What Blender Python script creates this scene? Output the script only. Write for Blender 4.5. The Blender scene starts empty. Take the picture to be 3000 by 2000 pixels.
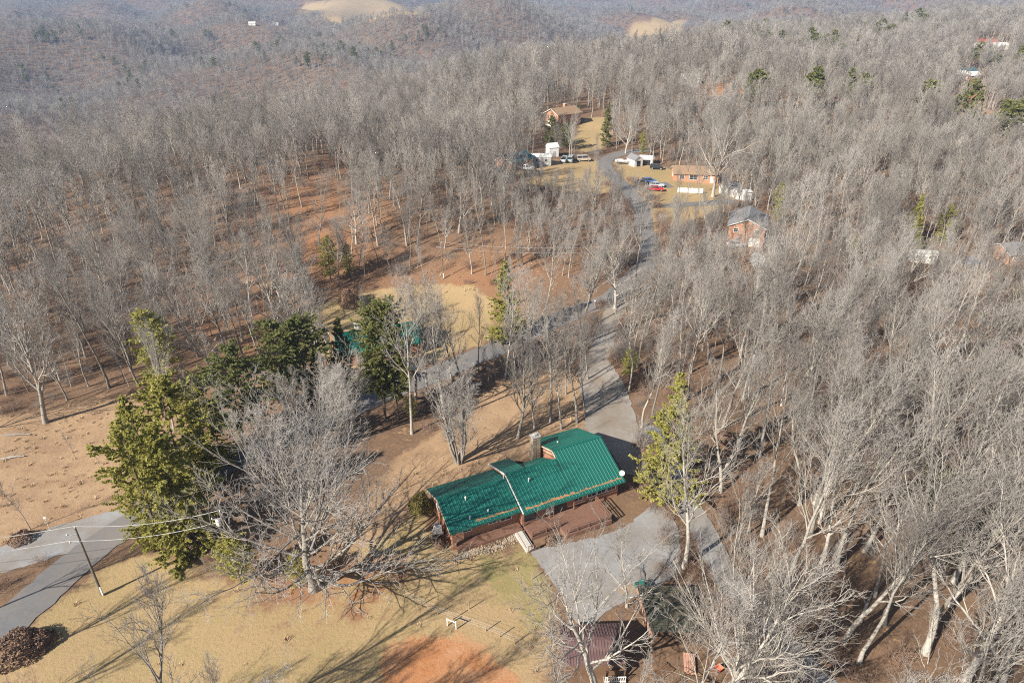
import bpy, math, random
import numpy as np
from mathutils import Vector, Matrix, Euler
R = math.radians
PI = math.pi
scene = bpy.context.scene
COL = scene.collection

# ------------------------------------------------------------------ camera
CAMZ, PITCH, FPX = 62.0, R(28.5), 2000.0            # focal length in pixels of the 3000 px wide picture
cam_d = bpy.data.cameras.new('camera')
cam_d.sensor_width = 36.0; cam_d.lens = 24.0
cam_d.clip_start = 1.0; cam_d.clip_end = 30000.0
cam = bpy.data.objects.new('camera', cam_d); COL.objects.link(cam)
cam.location = (0, 0, CAMZ); cam.rotation_euler = (PI / 2 - PITCH, 0, 0)
scene.camera = cam

# ------------------------------------------------------------------ sky, sun, exposure
SUN_EL, SUN_AZ = R(33), math.atan2(-0.766, -0.643)    # the sun stands behind the camera on the left
w = bpy.data.worlds.new('World'); scene.world = w; w.use_nodes = True
nt = w.node_tree; nt.nodes.clear()
sky = nt.nodes.new('ShaderNodeTexSky'); sky.sky_type = 'NISHITA'; sky.sun_disc = False
sky.sun_elevation = SUN_EL; sky.sun_rotation = SUN_AZ
sky.air_density = 1.0; sky.dust_density = 0.6; sky.ozone_density = 1.0
bg = nt.nodes.new('ShaderNodeBackground'); bg.inputs['Strength'].default_value = 0.06
wo = nt.nodes.new('ShaderNodeOutputWorld')
nt.links.new(sky.outputs[0], bg.inputs[0]); nt.links.new(bg.outputs[0], wo.inputs[0])
sd = bpy.data.lights.new('sun', 'SUN'); sd.energy = 5.0; sd.angle = R(0.5); sd.color = (1.0, 0.93, 0.82)
sun = bpy.data.objects.new('sun', sd); COL.objects.link(sun)
ldir = Vector((0.766 * math.cos(SUN_EL), 0.643 * math.cos(SUN_EL), -math.sin(SUN_EL)))
sun.rotation_euler = ldir.to_track_quat('-Z', 'Y').to_euler(); sun.location = (-60, -60, 90)
scene.view_settings.view_transform = 'Standard'; scene.view_settings.look = 'None'
scene.view_settings.exposure = 0.95; scene.view_settings.gamma = 1.0
scene.view_settings.use_curve_mapping = False
scene.cycles.max_bounces = 5; scene.cycles.diffuse_bounces = 2; scene.cycles.glossy_bounces = 2
scene.cycles.transmission_bounces = 2; scene.cycles.volume_bounces = 0; scene.cycles.transparent_max_bounces = 4
scene.cycles.use_denoising = False
scene.cycles.pixel_filter_type = 'BLACKMAN_HARRIS'; scene.cycles.filter_width = 1.1

# ------------------------------------------------------------------ terrain
def sstep(a, b, x):
    t = np.clip((np.asarray(x, float) - a) / (b - a), 0, 1); return t * t * (3 - 2 * t)
EDGE = np.array([(-700, -250), (-270, 70), (-150, 190), (-95, 292), (-25, 425), (70, 560), (230, 760), (480, 1010), (1100, 1500), (4000, 3300)], float)
def edge_side(x, y):
    """signed distance to the rim of the near plateau, positive over the valley"""
    best = np.full(x.shape, 1e18); sg = np.zeros(x.shape)
    for i in range(len(EDGE) - 1):
        a, b = EDGE[i], EDGE[i + 1]; d = b - a; L2 = d @ d
        t = np.clip(((x - a[0]) * d[0] + (y - a[1]) * d[1]) / L2, 0, 1)
        dx, dy = x - (a[0] + t * d[0]), y - (a[1] + t * d[1]); q = dx * dx + dy * dy
        cr = d[0] * (y - a[1]) - d[1] * (x - a[0])
        m = q < best; best = np.where(m, q, best); sg = np.where(m, np.sign(cr), sg)
    return np.sqrt(best) * sg
def gauss(x, y, cx, cy, sx, sy): return np.exp(-0.5 * (((x - cx) / sx) ** 2 + ((y - cy) / sy) ** 2))
def HGT(x, y):
    x = np.asarray(x, float); y = np.asarray(y, float)
    r = np.hypot(x, y)
    s = edge_side(x, y)
    h = -3.2 * gauss(x, y, -28, 128, 42, 26) - 2.0 * gauss(x, y, -75, 75, 30, 30)
    h = h + 9.0 * gauss(x, y, -75, 215, 60, 45) + 2.5 * gauss(x, y, -5, 165, 22, 18)
    h = h - 5.0 * sstep(30, 130, x) * sstep(260, 80, y) + 4 * gauss(x, y, 120, 330, 90, 70)
    h = h + 3.0 * gauss(x, y, 15, 320, 50, 35)
    und = 7 * np.sin(x / 71 + y / 160 + .6) * np.sin(y / 95 - x / 230 + 1.2) + 5 * np.sin(x / 130 - y / 83)
    h = h + und * sstep(220, 520, r) * (1 - sstep(30, 140, s))
    val = -88 * sstep(-8, 135, s)
    rid = 26 * np.sin(x / 190 + y / 310 + 2.1) * np.sin(y / 240 - x / 420) + 15 * np.sin(x / 93 - y / 150 + 1) + 9 * np.sin(y / 66 + x / 120) + 5 * np.sin(x / 45 + y / 80)
    rid = rid * sstep(120, 380, s) * (1.0 + 0.4 * sstep(600, 2200, r))
    h = h + val + rid
    h = h + 78 * gauss(x, y, -330, 1640, 260, 150) + 40 * gauss(x, y, 185, 1080, 130, 110)
    h = h + sstep(1800, 6500, r) * 70 + 55 * sstep(2200, 3600, r) * np.sin(x / 520 + 1.1) * np.sin(y / 610 - .4)
    h = h + 0.18 * np.sin(x / 3.7 + 1) * np.sin(y / 4.9) + 0.25 * np.sin(x / 9.1 - y / 13)
    return h
def hz(x, y): return float(HGT(np.array([x]), np.array([y]))[0])

S52 = 3000.0 / 2352.0
CT, ST = math.cos(PITCH), math.sin(PITCH)
def ray(px, py):
    u, v = px * S52 - 1500.0, py * S52 - 1000.0
    return np.array([u, FPX * CT - v * ST, -(FPX * ST + v * CT)])
def G(px, py, dz=0.0):
    """the point of the terrain seen at a place of the 2352 px wide picture"""
    d = ray(px, py); d = d / d[1]
    t = np.concatenate([np.arange(28, 400, 1.0), np.arange(400, 5000, 8.0)])
    f = CAMZ + d[2] * t - HGT(d[0] * t, t) - dz
    k = int(np.argmax(f < 0)) if (f < 0).any() else len(t) - 1
    a, b = t[max(k - 1, 0)], t[k]
    for _ in range(18):
        m = .5 * (a + b)
        if CAMZ + d[2] * m - hz(d[0] * m, m) - dz > 0: a = m
        else: b = m
    return (d[0] * b, b, hz(d[0] * b, b))
def top_height(base, ty):
    d = ray(1176, ty); return CAMZ + d[2] / d[1] * base[1] - base[2]

# ------------------------------------------------------------------ mesh helpers
def np_mesh(name, V, F, mats=(), smooth=False, midx=None):
    """V (n,3); F list of int arrays with 3 or 4 columns"""
    me = bpy.data.meshes.new(name)
    V = np.asarray(V, np.float32); F = [np.asarray(f, np.int32) for f in F if len(f)]
    me.vertices.add(len(V)); me.vertices.foreach_set('co', V.ravel())
    nl = sum(f.size for f in F); npoly = sum(len(f) for f in F)
    me.loops.add(nl); me.polygons.add(npoly)
    me.loops.foreach_set('vertex_index', np.concatenate([f.ravel() for f in F]))
    tot = np.concatenate([np.full(len(f), f.shape[1], np.int32) for f in F])
    st = np.concatenate([[0], np.cumsum(tot)[:-1]]).astype(np.int32)
    me.polygons.foreach_set('loop_start', st)
    for m in mats: me.materials.append(m)
    if midx is not None: me.polygons.foreach_set('material_index', np.asarray(midx, np.int32))
    me.polygons.foreach_set('use_smooth', np.full(npoly, smooth))
    me.update(calc_edges=True); me.validate()
    return me
class MB:
    def __init__(s): s.v = []; s.f = []; s.m = []
    def add(s, V, F, mi=0):
        o = len(s.v); s.v += [tuple(p) for p in V]; s.f += [tuple(i + o for i in f) for f in F]; s.m += [mi] * len(F); return s
    def box(s, c, d, rz=0, mi=0, taper=1.0):
        x, y, z = d[0] / 2, d[1] / 2, d[2] / 2; V = []
        for k in (-1, 1):
            q = taper if k > 0 else 1
            for a, b in ((-1, -1), (1, -1), (1, 1), (-1, 1)):
                X, Y = a * x * q, b * y * q
                V.append((c[0] + X * math.cos(rz) - Y * math.sin(rz), c[1] + X * math.sin(rz) + Y * math.cos(rz), c[2] + k * z))
        return s.add(V, [(3, 2, 1, 0), (4, 5, 6, 7), (0, 1, 5, 4), (1, 2, 6, 5), (2, 3, 7, 6), (3, 0, 4, 7)], mi)
    def bar(s, a, b, wd, hd=None, mi=0):
        a, b = Vector(a), Vector(b); hd = hd or wd; t = (b - a).normalized()
        up = Vector((0, 0, 1)) if abs(t.z) < .9 else Vector((1, 0, 0))
        n = t.cross(up).normalized(); m = n.cross(t)
        V = [p + n * (i * wd / 2) + m * (j * hd / 2) for p in (a, b) for i, j in ((-1, -1), (1, -1), (1, 1), (-1, 1))]
        return s.add(V, [(0, 1, 2, 3), (7, 6, 5, 4), (4, 5, 1, 0), (5, 6, 2, 1), (6, 7, 3, 2), (7, 4, 0, 3)], mi)
    def tube(s, pts, rad, n=8, mi=0):
        pts = [Vector(p) for p in pts]
        if not hasattr(rad, '__len__'): rad = [rad] * len(pts)
        V = []; F = []
        for i, p in enumerate(pts):
            t = (pts[min(i + 1, len(pts) - 1)] - pts[max(i - 1, 0)]).normalized()
            up = Vector((0, 0, 1)) if abs(t.z) < .95 else Vector((1, 0, 0))
            a = t.cross(up).normalized(); b = t.cross(a)
            V += [p + (a * math.cos(2 * PI * k / n) + b * math.sin(2 * PI * k / n)) * rad[i] for k in range(n)]
        for i in range(len(pts) - 1):
            F += [(i * n + k, i * n + (k + 1) % n, (i + 1) * n + (k + 1) % n, (i + 1) * n + k) for k in range(n)]
        F += [tuple(range(n))[::-1], tuple((len(pts) - 1) * n + k for k in range(n))]
        return s.add(V, F, mi)
    def prism(s, poly, y0, y1, mi=0):
        """poly in x,z, extruded along y"""
        n = len(poly); V = [(p[0], y0, p[1]) for p in poly] + [(p[0], y1, p[1]) for p in poly]
        return s.add(V, [tuple(range(n)), tuple(range(2 * n - 1, n - 1, -1))] + [(i, i + n, (i + 1) % n + n, (i + 1) % n) for i in range(n)], mi)
    def mesh(s, name, mats, smooth=False):
        me = bpy.data.meshes.new(name); me.from_pydata(s.v, [], s.f)
        for m in (mats if isinstance(mats, (list, tuple)) else [mats]): me.materials.append(m)
        me.polygons.foreach_set('material_index', s.m); me.polygons.foreach_set('use_smooth', [smooth] * len(s.f))
        me.update(); return me
    def build(s, name, mats, parent=None, smooth=False):
        return obj(name, s.mesh(name, mats, smooth), parent)
def obj(name, data, parent=None, loc=None, rot=None, scale=None):
    o = bpy.data.objects.new(name, data); COL.objects.link(o)
    if parent: o.parent = parent
    if loc is not None: o.location = loc
    if rot is not None: o.rotation_euler = rot
    if scale is not None: o.scale = scale if hasattr(scale, '__len__') else (scale,) * 3
    return o
def tag(o, label, cat, group=None):
    o['label'] = label; o['category'] = cat
    if group: o['group'] = group
    return o
def thing(name, label, cat, loc=(0, 0, 0), rz=0, group=None, scale=1.0):
    o = obj(name, None, None, loc, (0, 0, rz), scale); o.empty_display_size = .5
    return tag(o, label, cat, group)
def struct(o, label=None):
    o['kind'] = 'structure'
    if label: o['label'] = label
    return o

# ------------------------------------------------------------------ materials
MATS = {}
def mat(name, col=(.5, .5, .5), rough=.8, metal=0.0, noise=None, bump=None, vary=0.0, rand=None, spec=0.3, coat=0.0, emit=None):
    """noise = (scale, colour b, amount[, detail]); bump = (scale, strength, distance); rand = second colour by object random"""
    if name in MATS: return MATS[name]
    m = bpy.data.materials.new(name); m.use_nodes = True; n = m.node_tree.nodes; l = m.node_tree.links
    b = n['Principled BSDF']; b.inputs['Roughness'].default_value = rough; b.inputs['Metallic'].default_value = metal
    b.inputs['Specular IOR Level'].default_value = spec; b.inputs['Coat Weight'].default_value = coat
    rgb = n.new('ShaderNodeRGB'); rgb.outputs[0].default_value = (*col, 1); c = rgb.outputs[0]
    def mix(a, b_, fac, mode='MIX'):
        x = n.new('ShaderNodeMix'); x.data_type = 'RGBA'; x.blend_type = mode
        if isinstance(a, tuple): x.inputs[6].default_value = (*a, 1)
        else: l.new(a, x.inputs[6])
        if isinstance(b_, tuple): x.inputs[7].default_value = (*b_, 1)
        else: l.new(b_, x.inputs[7])
        if isinstance(fac, float): x.inputs[0].default_value = fac
        else: l.new(fac, x.inputs[0])
        return x.outputs[2]
    if rand:
        oi = n.new('ShaderNodeObjectInfo'); c = mix(c, rand, oi.outputs['Random'])
    tc = n.new('ShaderNodeTexCoord')
    for ns in ([noise] if noise and not isinstance(noise, list) else noise or []):
        t = n.new('ShaderNodeTexNoise'); t.inputs['Scale'].default_value = ns[0]; t.inputs['Detail'].default_value = ns[3] if len(ns) > 3 else 5
        t.inputs['Roughness'].default_value = .65
        l.new(tc.outputs['Object'], t.inputs['Vector'])
        rp = n.new('ShaderNodeMapRange'); rp.inputs[1].default_value = .38; rp.inputs[2].default_value = .62; rp.inputs[4].default_value = ns[2]
        l.new(t.outputs[0], rp.inputs[0]); c = mix(c, ns[1], rp.outputs[0])
    l.new(c, b.inputs['Base Color'])
    if bump:
        t = n.new('ShaderNodeTexNoise'); t.inputs['Scale'].default_value = bump[0]; t.inputs['Detail'].default_value = 6
        l.new(tc.outputs['Object'], t.inputs['Vector'])
        bp = n.new('ShaderNodeBump'); bp.inputs['Strength'].default_value = bump[1]; bp.inputs['Distance'].default_value = bump[2]
        l.new(t.outputs[0], bp.inputs['Height']); l.new(bp.outputs[0], b.inputs['Normal'])
    if emit:
        b.inputs['Emission Color'].default_value = (*emit[0], 1); b.inputs['Emission Strength'].default_value = emit[1]
    MATS[name] = m; return m
M_bark = mat('bark_grey', (.20, .185, .16), .9, rand=(.46, .425, .375), noise=(3.0, (.16, .14, .12), .6))
M_twig = mat('twigs_grey', (.19, .172, .157), .9, rand=(.43, .395, .36))
M_pale = mat('bark_pale', (.38, .35, .30), .85, rand=(.50, .465, .41), noise=(2.2, (.30, .27, .23), .7))
M_ptwig = mat('twigs_pale', (.24, .215, .19), .9, rand=(.35, .32, .285))
M_oakb = mat('bark_oak', (.33, .30, .26), .9, noise=(4, (.16, .14, .12), .8), bump=(14, .5, .05))
M_oakt = mat('twigs_oak', (.36, .335, .31), .9)
M_brush = mat('brush_stems', (.24, .15, .105), .95, rand=(.35, .25, .19))
M_ptrunk = mat('bark_pine', (.12, .085, .065), .95, noise=(5, (.2, .16, .13), .6))
M_ndl_y = mat('needles_olive', (.46, .43, .12), .7, noise=[(.9, (.56, .51, .15), .9), (5, (.30, .31, .09), .5)], rand=(.42, .41, .125))
M_ndl_d = mat('needles_dark', (.22, .245, .09), .7, noise=[(.9, (.36, .36, .13), .9), (5, (.13, .155, .06), .5)], rand=(.25, .265, .10))
M_ndl_m = mat('needles_mid', (.24, .25, .085), .7, noise=[(.9, (.36, .35, .12), .9), (5, (.13, .15, .055), .5)], rand=(.25, .26, .09))
def leafify(m, f):
    n = m.node_tree.nodes; l = m.node_tree.links; b = n['Principled BSDF']; src = b.inputs['Base Color'].links[0].from_socket
    t = n.new('ShaderNodeBsdfTranslucent'); l.new(src, t.inputs[0]); x = n.new('ShaderNodeMixShader'); x.inputs[0].default_value = f
    l.new(b.outputs[0], x.inputs[1]); l.new(t.outputs[0], x.inputs[2]); l.new(x.outputs[0], n['Material Output'].inputs['Surface'])
for m_ in (M_ndl_y, M_ndl_d, M_ndl_m): leafify(m_, .5)
M_green = mat('metal_green', (.006, .115, .088), .45, .0, noise=[(.22, (.012, .15, .118), .7), (.9, (.02, .095, .075), .4)], spec=.5)
M_maroon = mat('metal_maroon', (.10, .055, .055), .6, noise=(1.2, (.17, .11, .10), .6), spec=.4)
M_white = mat('paint_white', (.78, .77, .74), .6, noise=(2, (.66, .64, .6), .4))
M_whitesoil = mat('paint_white_worn', (.70, .69, .65), .7, noise=(1.5, (.5, .47, .42), .5))
M_glass = mat('glass_dark', (.03, .035, .04), .08, spec=.6)
M_rust = mat('trim_tan', (.5, .42, .3), .7)
M_deck = mat('deck_red', (.21, .12, .085), .8, noise=(2.5, (.19, .09, .06), .6))
M_wood = mat('wood_weathered', (.36, .28, .20), .9, noise=(3, (.22, .16, .11), .7))
M_wood_d = mat('wood_brown', (.13, .075, .045), .85, noise=(3, (.2, .12, .07), .6))
M_pink = mat('wood_pink', (.50, .27, .19), .9, noise=(3, (.62, .38, .27), .7))
M_pole = mat('pole_wood', (.13, .11, .095), .9, noise=(3, (.22, .19, .165), .6))
M_wire = mat('wire_metal', (.62, .62, .62), .5, .3)
M_grey = mat('metal_grey', (.42, .43, .44), .5, .3)
M_conc = mat('concrete', (.50, .47, .42), .9, noise=(3, (.40, .37, .33), .5))
M_stone = mat('stone_tan', (.42, .33, .23), .9, noise=[(5, (.30, .22, .15), .9), (2, (.52, .44, .34), .6)], bump=(6, .6, .05))
M_rock = mat('river_rock', (.36, .29, .215), .85, rand=(.27, .21, .16), noise=(1.5, (.43, .36, .28), .6))
M_bushy = mat('shrub_olive', (.15, .125, .025), .8, noise=(2.0, (.20, .17, .05), .8))
M_bushd = mat('shrub_dark', (.05, .065, .03), .85, noise=(2.0, (.09, .10, .045), .8))
M_bushb = mat('shrub_brown', (.17, .10, .07), .9, noise=(2.0, (.24, .16, .11), .8))
M_leaf = mat('dead_leaves', (.40, .225, .11), .95, noise=(9, (.27, .14, .07), .8))
M_tyre = mat('tyre', (.02, .02, .02), .9)
M_shg_b = mat('shingle_brown', (.30, .20, .125), .9, noise=(2, (.24, .16, .10), .5))
M_shg_g = mat('shingle_grey', (.17, .17, .18), .9, noise=(2, (.24, .24, .25), .6))
M_shg_t = mat('roof_teal', (.05, .105, .115), .7, noise=(2, (.08, .14, .15), .6))
M_red = mat('roof_red', (.33, .075, .055), .7)
M_side = mat('siding_grey', (.5, .49, .47), .8, noise=(2, (.42, .41, .39), .5))
def brick_mat(name, c1, c2, mortar, sc):
    m = bpy.data.materials.new(name); m.use_nodes = True; n = m.node_tree.nodes; l = m.node_tree.links
    b = n['Principled BSDF']; b.inputs['Roughness'].default_value = .9
    tc = n.new('ShaderNodeTexCoord'); sx = n.new('ShaderNodeSeparateXYZ'); l.new(tc.outputs['Object'], sx.inputs[0])
    ad = n.new('ShaderNodeMath'); ad.operation = 'ADD'; l.new(sx.outputs[0], ad.inputs[0]); l.new(sx.outputs[1], ad.inputs[1])
    cb = n.new('ShaderNodeCombineXYZ'); l.new(ad.outputs[0], cb.inputs[0]); l.new(sx.outputs[2], cb.inputs[1])
    t = n.new('ShaderNodeTexBrick'); t.inputs['Scale'].default_value = sc; t.inputs['Color1'].default_value = (*c1, 1); t.inputs['Color2'].default_value = (*c2, 1)
    t.inputs['Mortar'].default_value = (*mortar, 1); t.inputs['Mortar Size'].default_value = .012; t.inputs['Brick Width'].default_value = .22; t.inputs['Row Height'].default_value = .075
    l.new(cb.outputs[0], t.inputs['Vector']); l.new(t.outputs[0], b.inputs['Base Color'])
    bp = n.new('ShaderNodeBump'); bp.inputs['Strength'].default_value = .4; bp.inputs['Distance'].default_value = .01; bp.invert = True
    l.new(t.outputs['Fac'], bp.inputs['Height']); l.new(bp.outputs[0], b.inputs['Normal'])
    return m
M_brick = brick_mat('brick_red', (.42, .17, .085), (.33, .12, .06), (.36, .24, .17), 1.0)
M_brick2 = brick_mat('brick_orange', (.50, .21, .10), (.42, .165, .08), (.40, .29, .2), 1.0)

def ground_mat():
    m = bpy.data.materials.new('ground_soil'); m.use_nodes = True; n = m.node_tree.nodes; l = m.node_tree.links
    b = n['Principled BSDF']; b.inputs['Roughness'].default_value = 1.0; b.inputs['Specular IOR Level'].default_value = .1
    geo = n.new('ShaderNodeNewGeometry'); pos = geo.outputs['Position']
    def noise(sc, det=6, ro=.65):
        t = n.new('ShaderNodeTexNoise'); t.inputs['Scale'].default_value = sc; t.inputs['Detail'].default_value = det; t.inputs['Roughness'].default_value = ro
        l.new(pos, t.inputs['Vector']); return t.outputs[0]
    def rng(x, a, b_, lo=0.0, hi=1.0):
        r = n.new('ShaderNodeMapRange'); r.inputs[1].default_value = a; r.inputs[2].default_value = b_; r.inputs[3].default_value = lo; r.inputs[4].default_value = hi
        l.new(x, r.inputs[0]); return r.outputs[0]
    def mix(a, c, fac):
        x = n.new('ShaderNodeMix'); x.data_type = 'RGBA'
        for s_, v in ((6, a), (7, c)):
            if isinstance(v, tuple): x.inputs[s_].default_value = (*v, 1)
            else: l.new(v, x.inputs[s_])
        l.new(fac, x.inputs[0]); return x.outputs[2]
    def attr(nm):
        a = n.new('ShaderNodeAttribute'); a.attribute_name = nm; return a.outputs['Fac']
    big, mid, fine, vfine = noise(.035), noise(.28), noise(2.4, 8, .75), noise(9, 4, .8)
    litter = mix((.205, .13, .082), (.145, .095, .064), rng(mid, .35, .65))
    litter = mix(litter, (.36, .175, .085), rng(attr('rust'), 0, 1, 0, .85))
    litter = mix(litter, (.33, .20, .12), rng(fine, .5, .74, 0, .8))
    litter = mix(litter, (.11, .07, .045), rng(vfine, .56, .75, 0, .8))
    lawn = mix((.37, .265, .14), (.30, .235, .105), rng(mid, .4, .66))
    lawn = mix(lawn, (.43, .295, .165), rng(big, .42, .62, 0, .8))
    lawn = mix(lawn, (.24, .165, .085), rng(fine, .5, .75, 0, .75))
    lawn = mix(lawn, (.48, .36, .215), rng(vfine, .5, .75, 0, .65))
    straw = mix((.39, .265, .16), (.30, .195, .12), rng(mid, .4, .62))
    straw = mix(straw, (.25, .15, .09), rng(fine, .5, .72, 0, .8))
    straw = mix(straw, (.53, .38, .23), rng(vfine, .52, .75, 0, .6))
    clay = mix((.42, .19, .085), (.35, .155, .07), rng(fine, .4, .65))
    clay = mix(clay, (.47, .26, .14), rng(mid, .42, .62, 0, .8)); clay = mix(clay, (.30, .17, .09), rng(vfine, .55, .75, 0, .6))
    def edge(a):
        ad = n.new('ShaderNodeMath'); ad.operation = 'ADD'; l.new(a, ad.inputs[0])
        a2 = n.new('ShaderNodeMath'); a2.operation = 'ADD'; l.new(rng(fine, .3, .7, -.22, .22), a2.inputs[0]); l.new(rng(mid, .3, .7, -.45, .45), a2.inputs[1])
        l.new(a2.outputs[0], ad.inputs[1]); return rng(ad.outputs[0], .3, .7)
    far = attr('far')
    grn = attr('green')
    c = mix(litter, straw, edge(attr('straw'))); c = mix(c, lawn, edge(attr('lawn')))
    gfac = n.new('ShaderNodeMath'); gfac.operation = 'MULTIPLY'; l.new(edge(grn), gfac.inputs[0]); l.new(rng(mid, .35, .6, .15, .75), gfac.inputs[1])
    c = mix(c, (.235, .215, .085), gfac.outputs[0])
    c = mix(c, clay, edge(attr('clay')))
    l.new(c, b.inputs['Base Color'])
    bp = n.new('ShaderNodeBump'); bp.inputs['Strength'].default_value = .8; bp.inputs['Distance'].default_value = .12; l.new(fine, bp.inputs['Height'])
    bp2 = n.new('ShaderNodeBump'); bp2.inputs['Strength'].default_value = .6; bp2.inputs['Distance'].default_value = .04; l.new(vfine, bp2.inputs['Height']); l.new(bp.outputs[0], bp2.inputs['Normal'])
    l.new(bp2.outputs[0], b.inputs['Normal'])
    return m
def road_mat(name, c1, c2, c3, sc=1.0, bumpd=.01):
    return mat(name, c1, .92, noise=[(.35 * sc, c2, .8, 6), (2.0, c3, .55, 8), (14, c2, .5, 3), (.16, tuple(.55 * a_ + .45 * b_ for a_, b_ in zip(c3, (.22, .16, .11))), .75, 7)], bump=(18, .5, bumpd), spec=.25)
M_ground = ground_mat()
M_asph = road_mat('asphalt_worn', (.165, .168, .175), (.13, .13, .135), (.20, .20, .20))
M_grav = road_mat('gravel_blue_grey', (.28, .285, .295), (.33, .33, .33), (.21, .20, .185), bumpd=.03)
M_grav2 = road_mat('gravel_tan_grey', (.28, .262, .235), (.33, .31, .285), (.225, .185, .145), bumpd=.03)

# ------------------------------------------------------------------ polygons of the ground (picture places put onto the terrain)
def GP(pts): return np.array([G(*p)[:2] for p in pts])
def seg_dist(P, x, y, closed=True):
    best = np.full(x.shape, 1e18)
    n = len(P)
    for i in range(n if closed else n - 1):
        a, b = P[i], P[(i + 1) % n]; d = b - a; L2 = max(d @ d, 1e-9)
        t = np.clip(((x - a[0]) * d[0] + (y - a[1]) * d[1]) / L2, 0, 1)
        best = np.minimum(best, (x - a[0] - t * d[0]) ** 2 + (y - a[1] - t * d[1]) ** 2)
    return np.sqrt(best)
def inside(P, x, y):
    c = np.zeros(x.shape, bool); n = len(P)
    for i in range(n):
        x1, y1 = P[i]; x2, y2 = P[(i + 1) % n]
        if y1 == y2: continue
        c ^= ((y1 > y) != (y2 > y)) & (x < (x2 - x1) * (y - y1) / (y2 - y1) + x1)
    return c
def soft(P, x, y, wd=1.5):
    out = np.zeros(x.shape)
    lo, hi = P.min(0) - 3 * wd, P.max(0) + 3 * wd
    m = (x > lo[0]) & (x < hi[0]) & (y > lo[1]) & (y < hi[1])
    if m.any():
        xx, yy = x[m], y[m]; d = seg_dist(P, xx, yy) * np.where(inside(P, xx, yy), 1, -1)
        out[m] = sstep(-wd, wd, d)
    return out
POLY = {
 'lawn_front': GP([(-160, 1760), (-130, 1600), (0, 1490), (120, 1400), (235, 1300), (330, 1262), (460, 1300), (700, 1345), (900, 1220), (960, 1150), (1010, 1250), (1215, 1272), (1290, 1400), (1270, 1500), (1260, 1760)]),
 'clay': GP([(850, 1620), (865, 1560), (885, 1510), (930, 1470), (985, 1452), (1050, 1470), (1110, 1495), (1190, 1560), (1230, 1640)]),
 'straw_left': GP([(-140, 1300), (-140, 960), (60, 950), (170, 925), (290, 905), (420, 900), (420, 1000), (330, 1120), (275, 1180), (120, 1215), (0, 1265)]),
 'yard2': GP([(680, 745), (740, 700), (800, 678), (880, 660), (1000, 653), (1090, 656), (1135, 690), (1130, 770), (1100, 795), (960, 840), (780, 850)]),
 'bank': GP([(840, 660), (960, 625), (1080, 555), (1105, 520), (1180, 560), (1300, 640), (1370, 660), (1370, 690), (1250, 740), (1150, 690), (1000, 656)]),
 'island': GP([(940, 1060), (1000, 1020), (1120, 905), (1260, 850), (1330, 870), (1350, 960), (1300, 985), (1180, 1045), (1090, 1085), (975, 1120)]),
 'back': GP([(880, 1250), (960, 1150), (1010, 1095), (1180, 1050), (1345, 1005), (1345, 980), (1330, 870), (1240, 850), (1120, 905), (1000, 1000), (900, 1080), (800, 1180), (740, 1310)]),
 'rust': GP([(480, 720), (560, 520), (640, 400), (800, 370), (900, 420), (840, 560), (1000, 640), (1080, 540), (1200, 560), (1300, 660), (1150, 700), (880, 655), (740, 690), (560, 860)]),
 'yard_n': GP([(1180, 395), (1230, 372), (1300, 368), (1388, 368), (1386, 392), (1410, 425), (1400, 440), (1300, 440), (1200, 420)]),
 'yard_e': GP([(1412, 372), (1480, 368), (1560, 395), (1640, 420), (1720, 440), (1640, 490), (1520, 530), (1492, 535), (1480, 455), (1430, 410)]),
 'yard_nn': GP([(1310, 322), (1345, 270), (1400, 268), (1400, 320), (1380, 350), (1340, 352)]),
 'clay_e': GP([(2185, 252), (2192, 218), (2240, 214), (2258, 224), (2250, 245), (2300, 262), (2290, 285), (2200, 275)]),
 'clay_n': GP([(1600, 215), (1630, 190), (1700, 192), (1720, 215), (1660, 225)]),
 'red_e': GP([(2230, 108), (2260, 96), (2320, 104), (2310, 122), (2240, 122)]),
 'field_far': GP([(1425, 105), (1436, 68), (1490, 50), (1560, 42), (1580, 52), (1560, 88), (1490, 105)]),
 'field_far2': GP([(680, 42), (690, 5), (760, 2), (970, 8), (980, 44), (850, 50)]),
}
GRAVEL_LOT = GP([(1216, 1264), (1363, 1236), (1440, 1208), (1490, 1165), (1512, 1150), (1550, 1195), (1562, 1247), (1568, 1310), (1500, 1350), (1400, 1400), (1350, 1442), (1320, 1425), (1284, 1357), (1250, 1312)])
DRIVE_LOT = GP([(1330, 812), (1400, 828), (1432, 880), (1462, 960), (1470, 1040), (1500, 1100), (1440, 1090), (1380, 1010), (1342, 985), (1345, 950), (1330, 890)])
PULLOFF = GP([(-150, 1345), (0, 1258), (130, 1208), (250, 1174), (290, 1170), (320, 1195), (265, 1215), (180, 1262), (90, 1290), (0, 1318), (-150, 1400)])
def smooth_line(P, n=10):
    P = np.array(P, float); out = []
    Q = np.vstack([2 * P[0] - P[1], P, 2 * P[-1] - P[-2]])
    for i in range(1, len(Q) - 2):
        for t in np.linspace(0, 1, n, endpoint=False):
            a, b, c, d = Q[i - 1], Q[i], Q[i + 1], Q[i + 2]
            out.append(.5 * ((2 * b) + (c - a) * t + (2 * a - 5 * b + 4 * c - d) * t * t + (3 * b - a - 3 * c + d) * t ** 3))
    out.append(P[-1]); return np.array(out)
ROAD = smooth_line(GP([(-260, 1640), (-100, 1510), (20, 1428), (140, 1320), (240, 1240), (320, 1190), (480, 1085), (700, 985), (860, 915), (950, 878), (1040, 842), (1122, 808), (1230, 758), (1330, 715), (1400, 688), (1455, 640), (1485, 605), (1490, 560), (1480, 520), (1472, 480), (1440, 435), (1408, 405), (1390, 382), (1400, 362), (1440, 350), (1500, 345)]))
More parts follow.
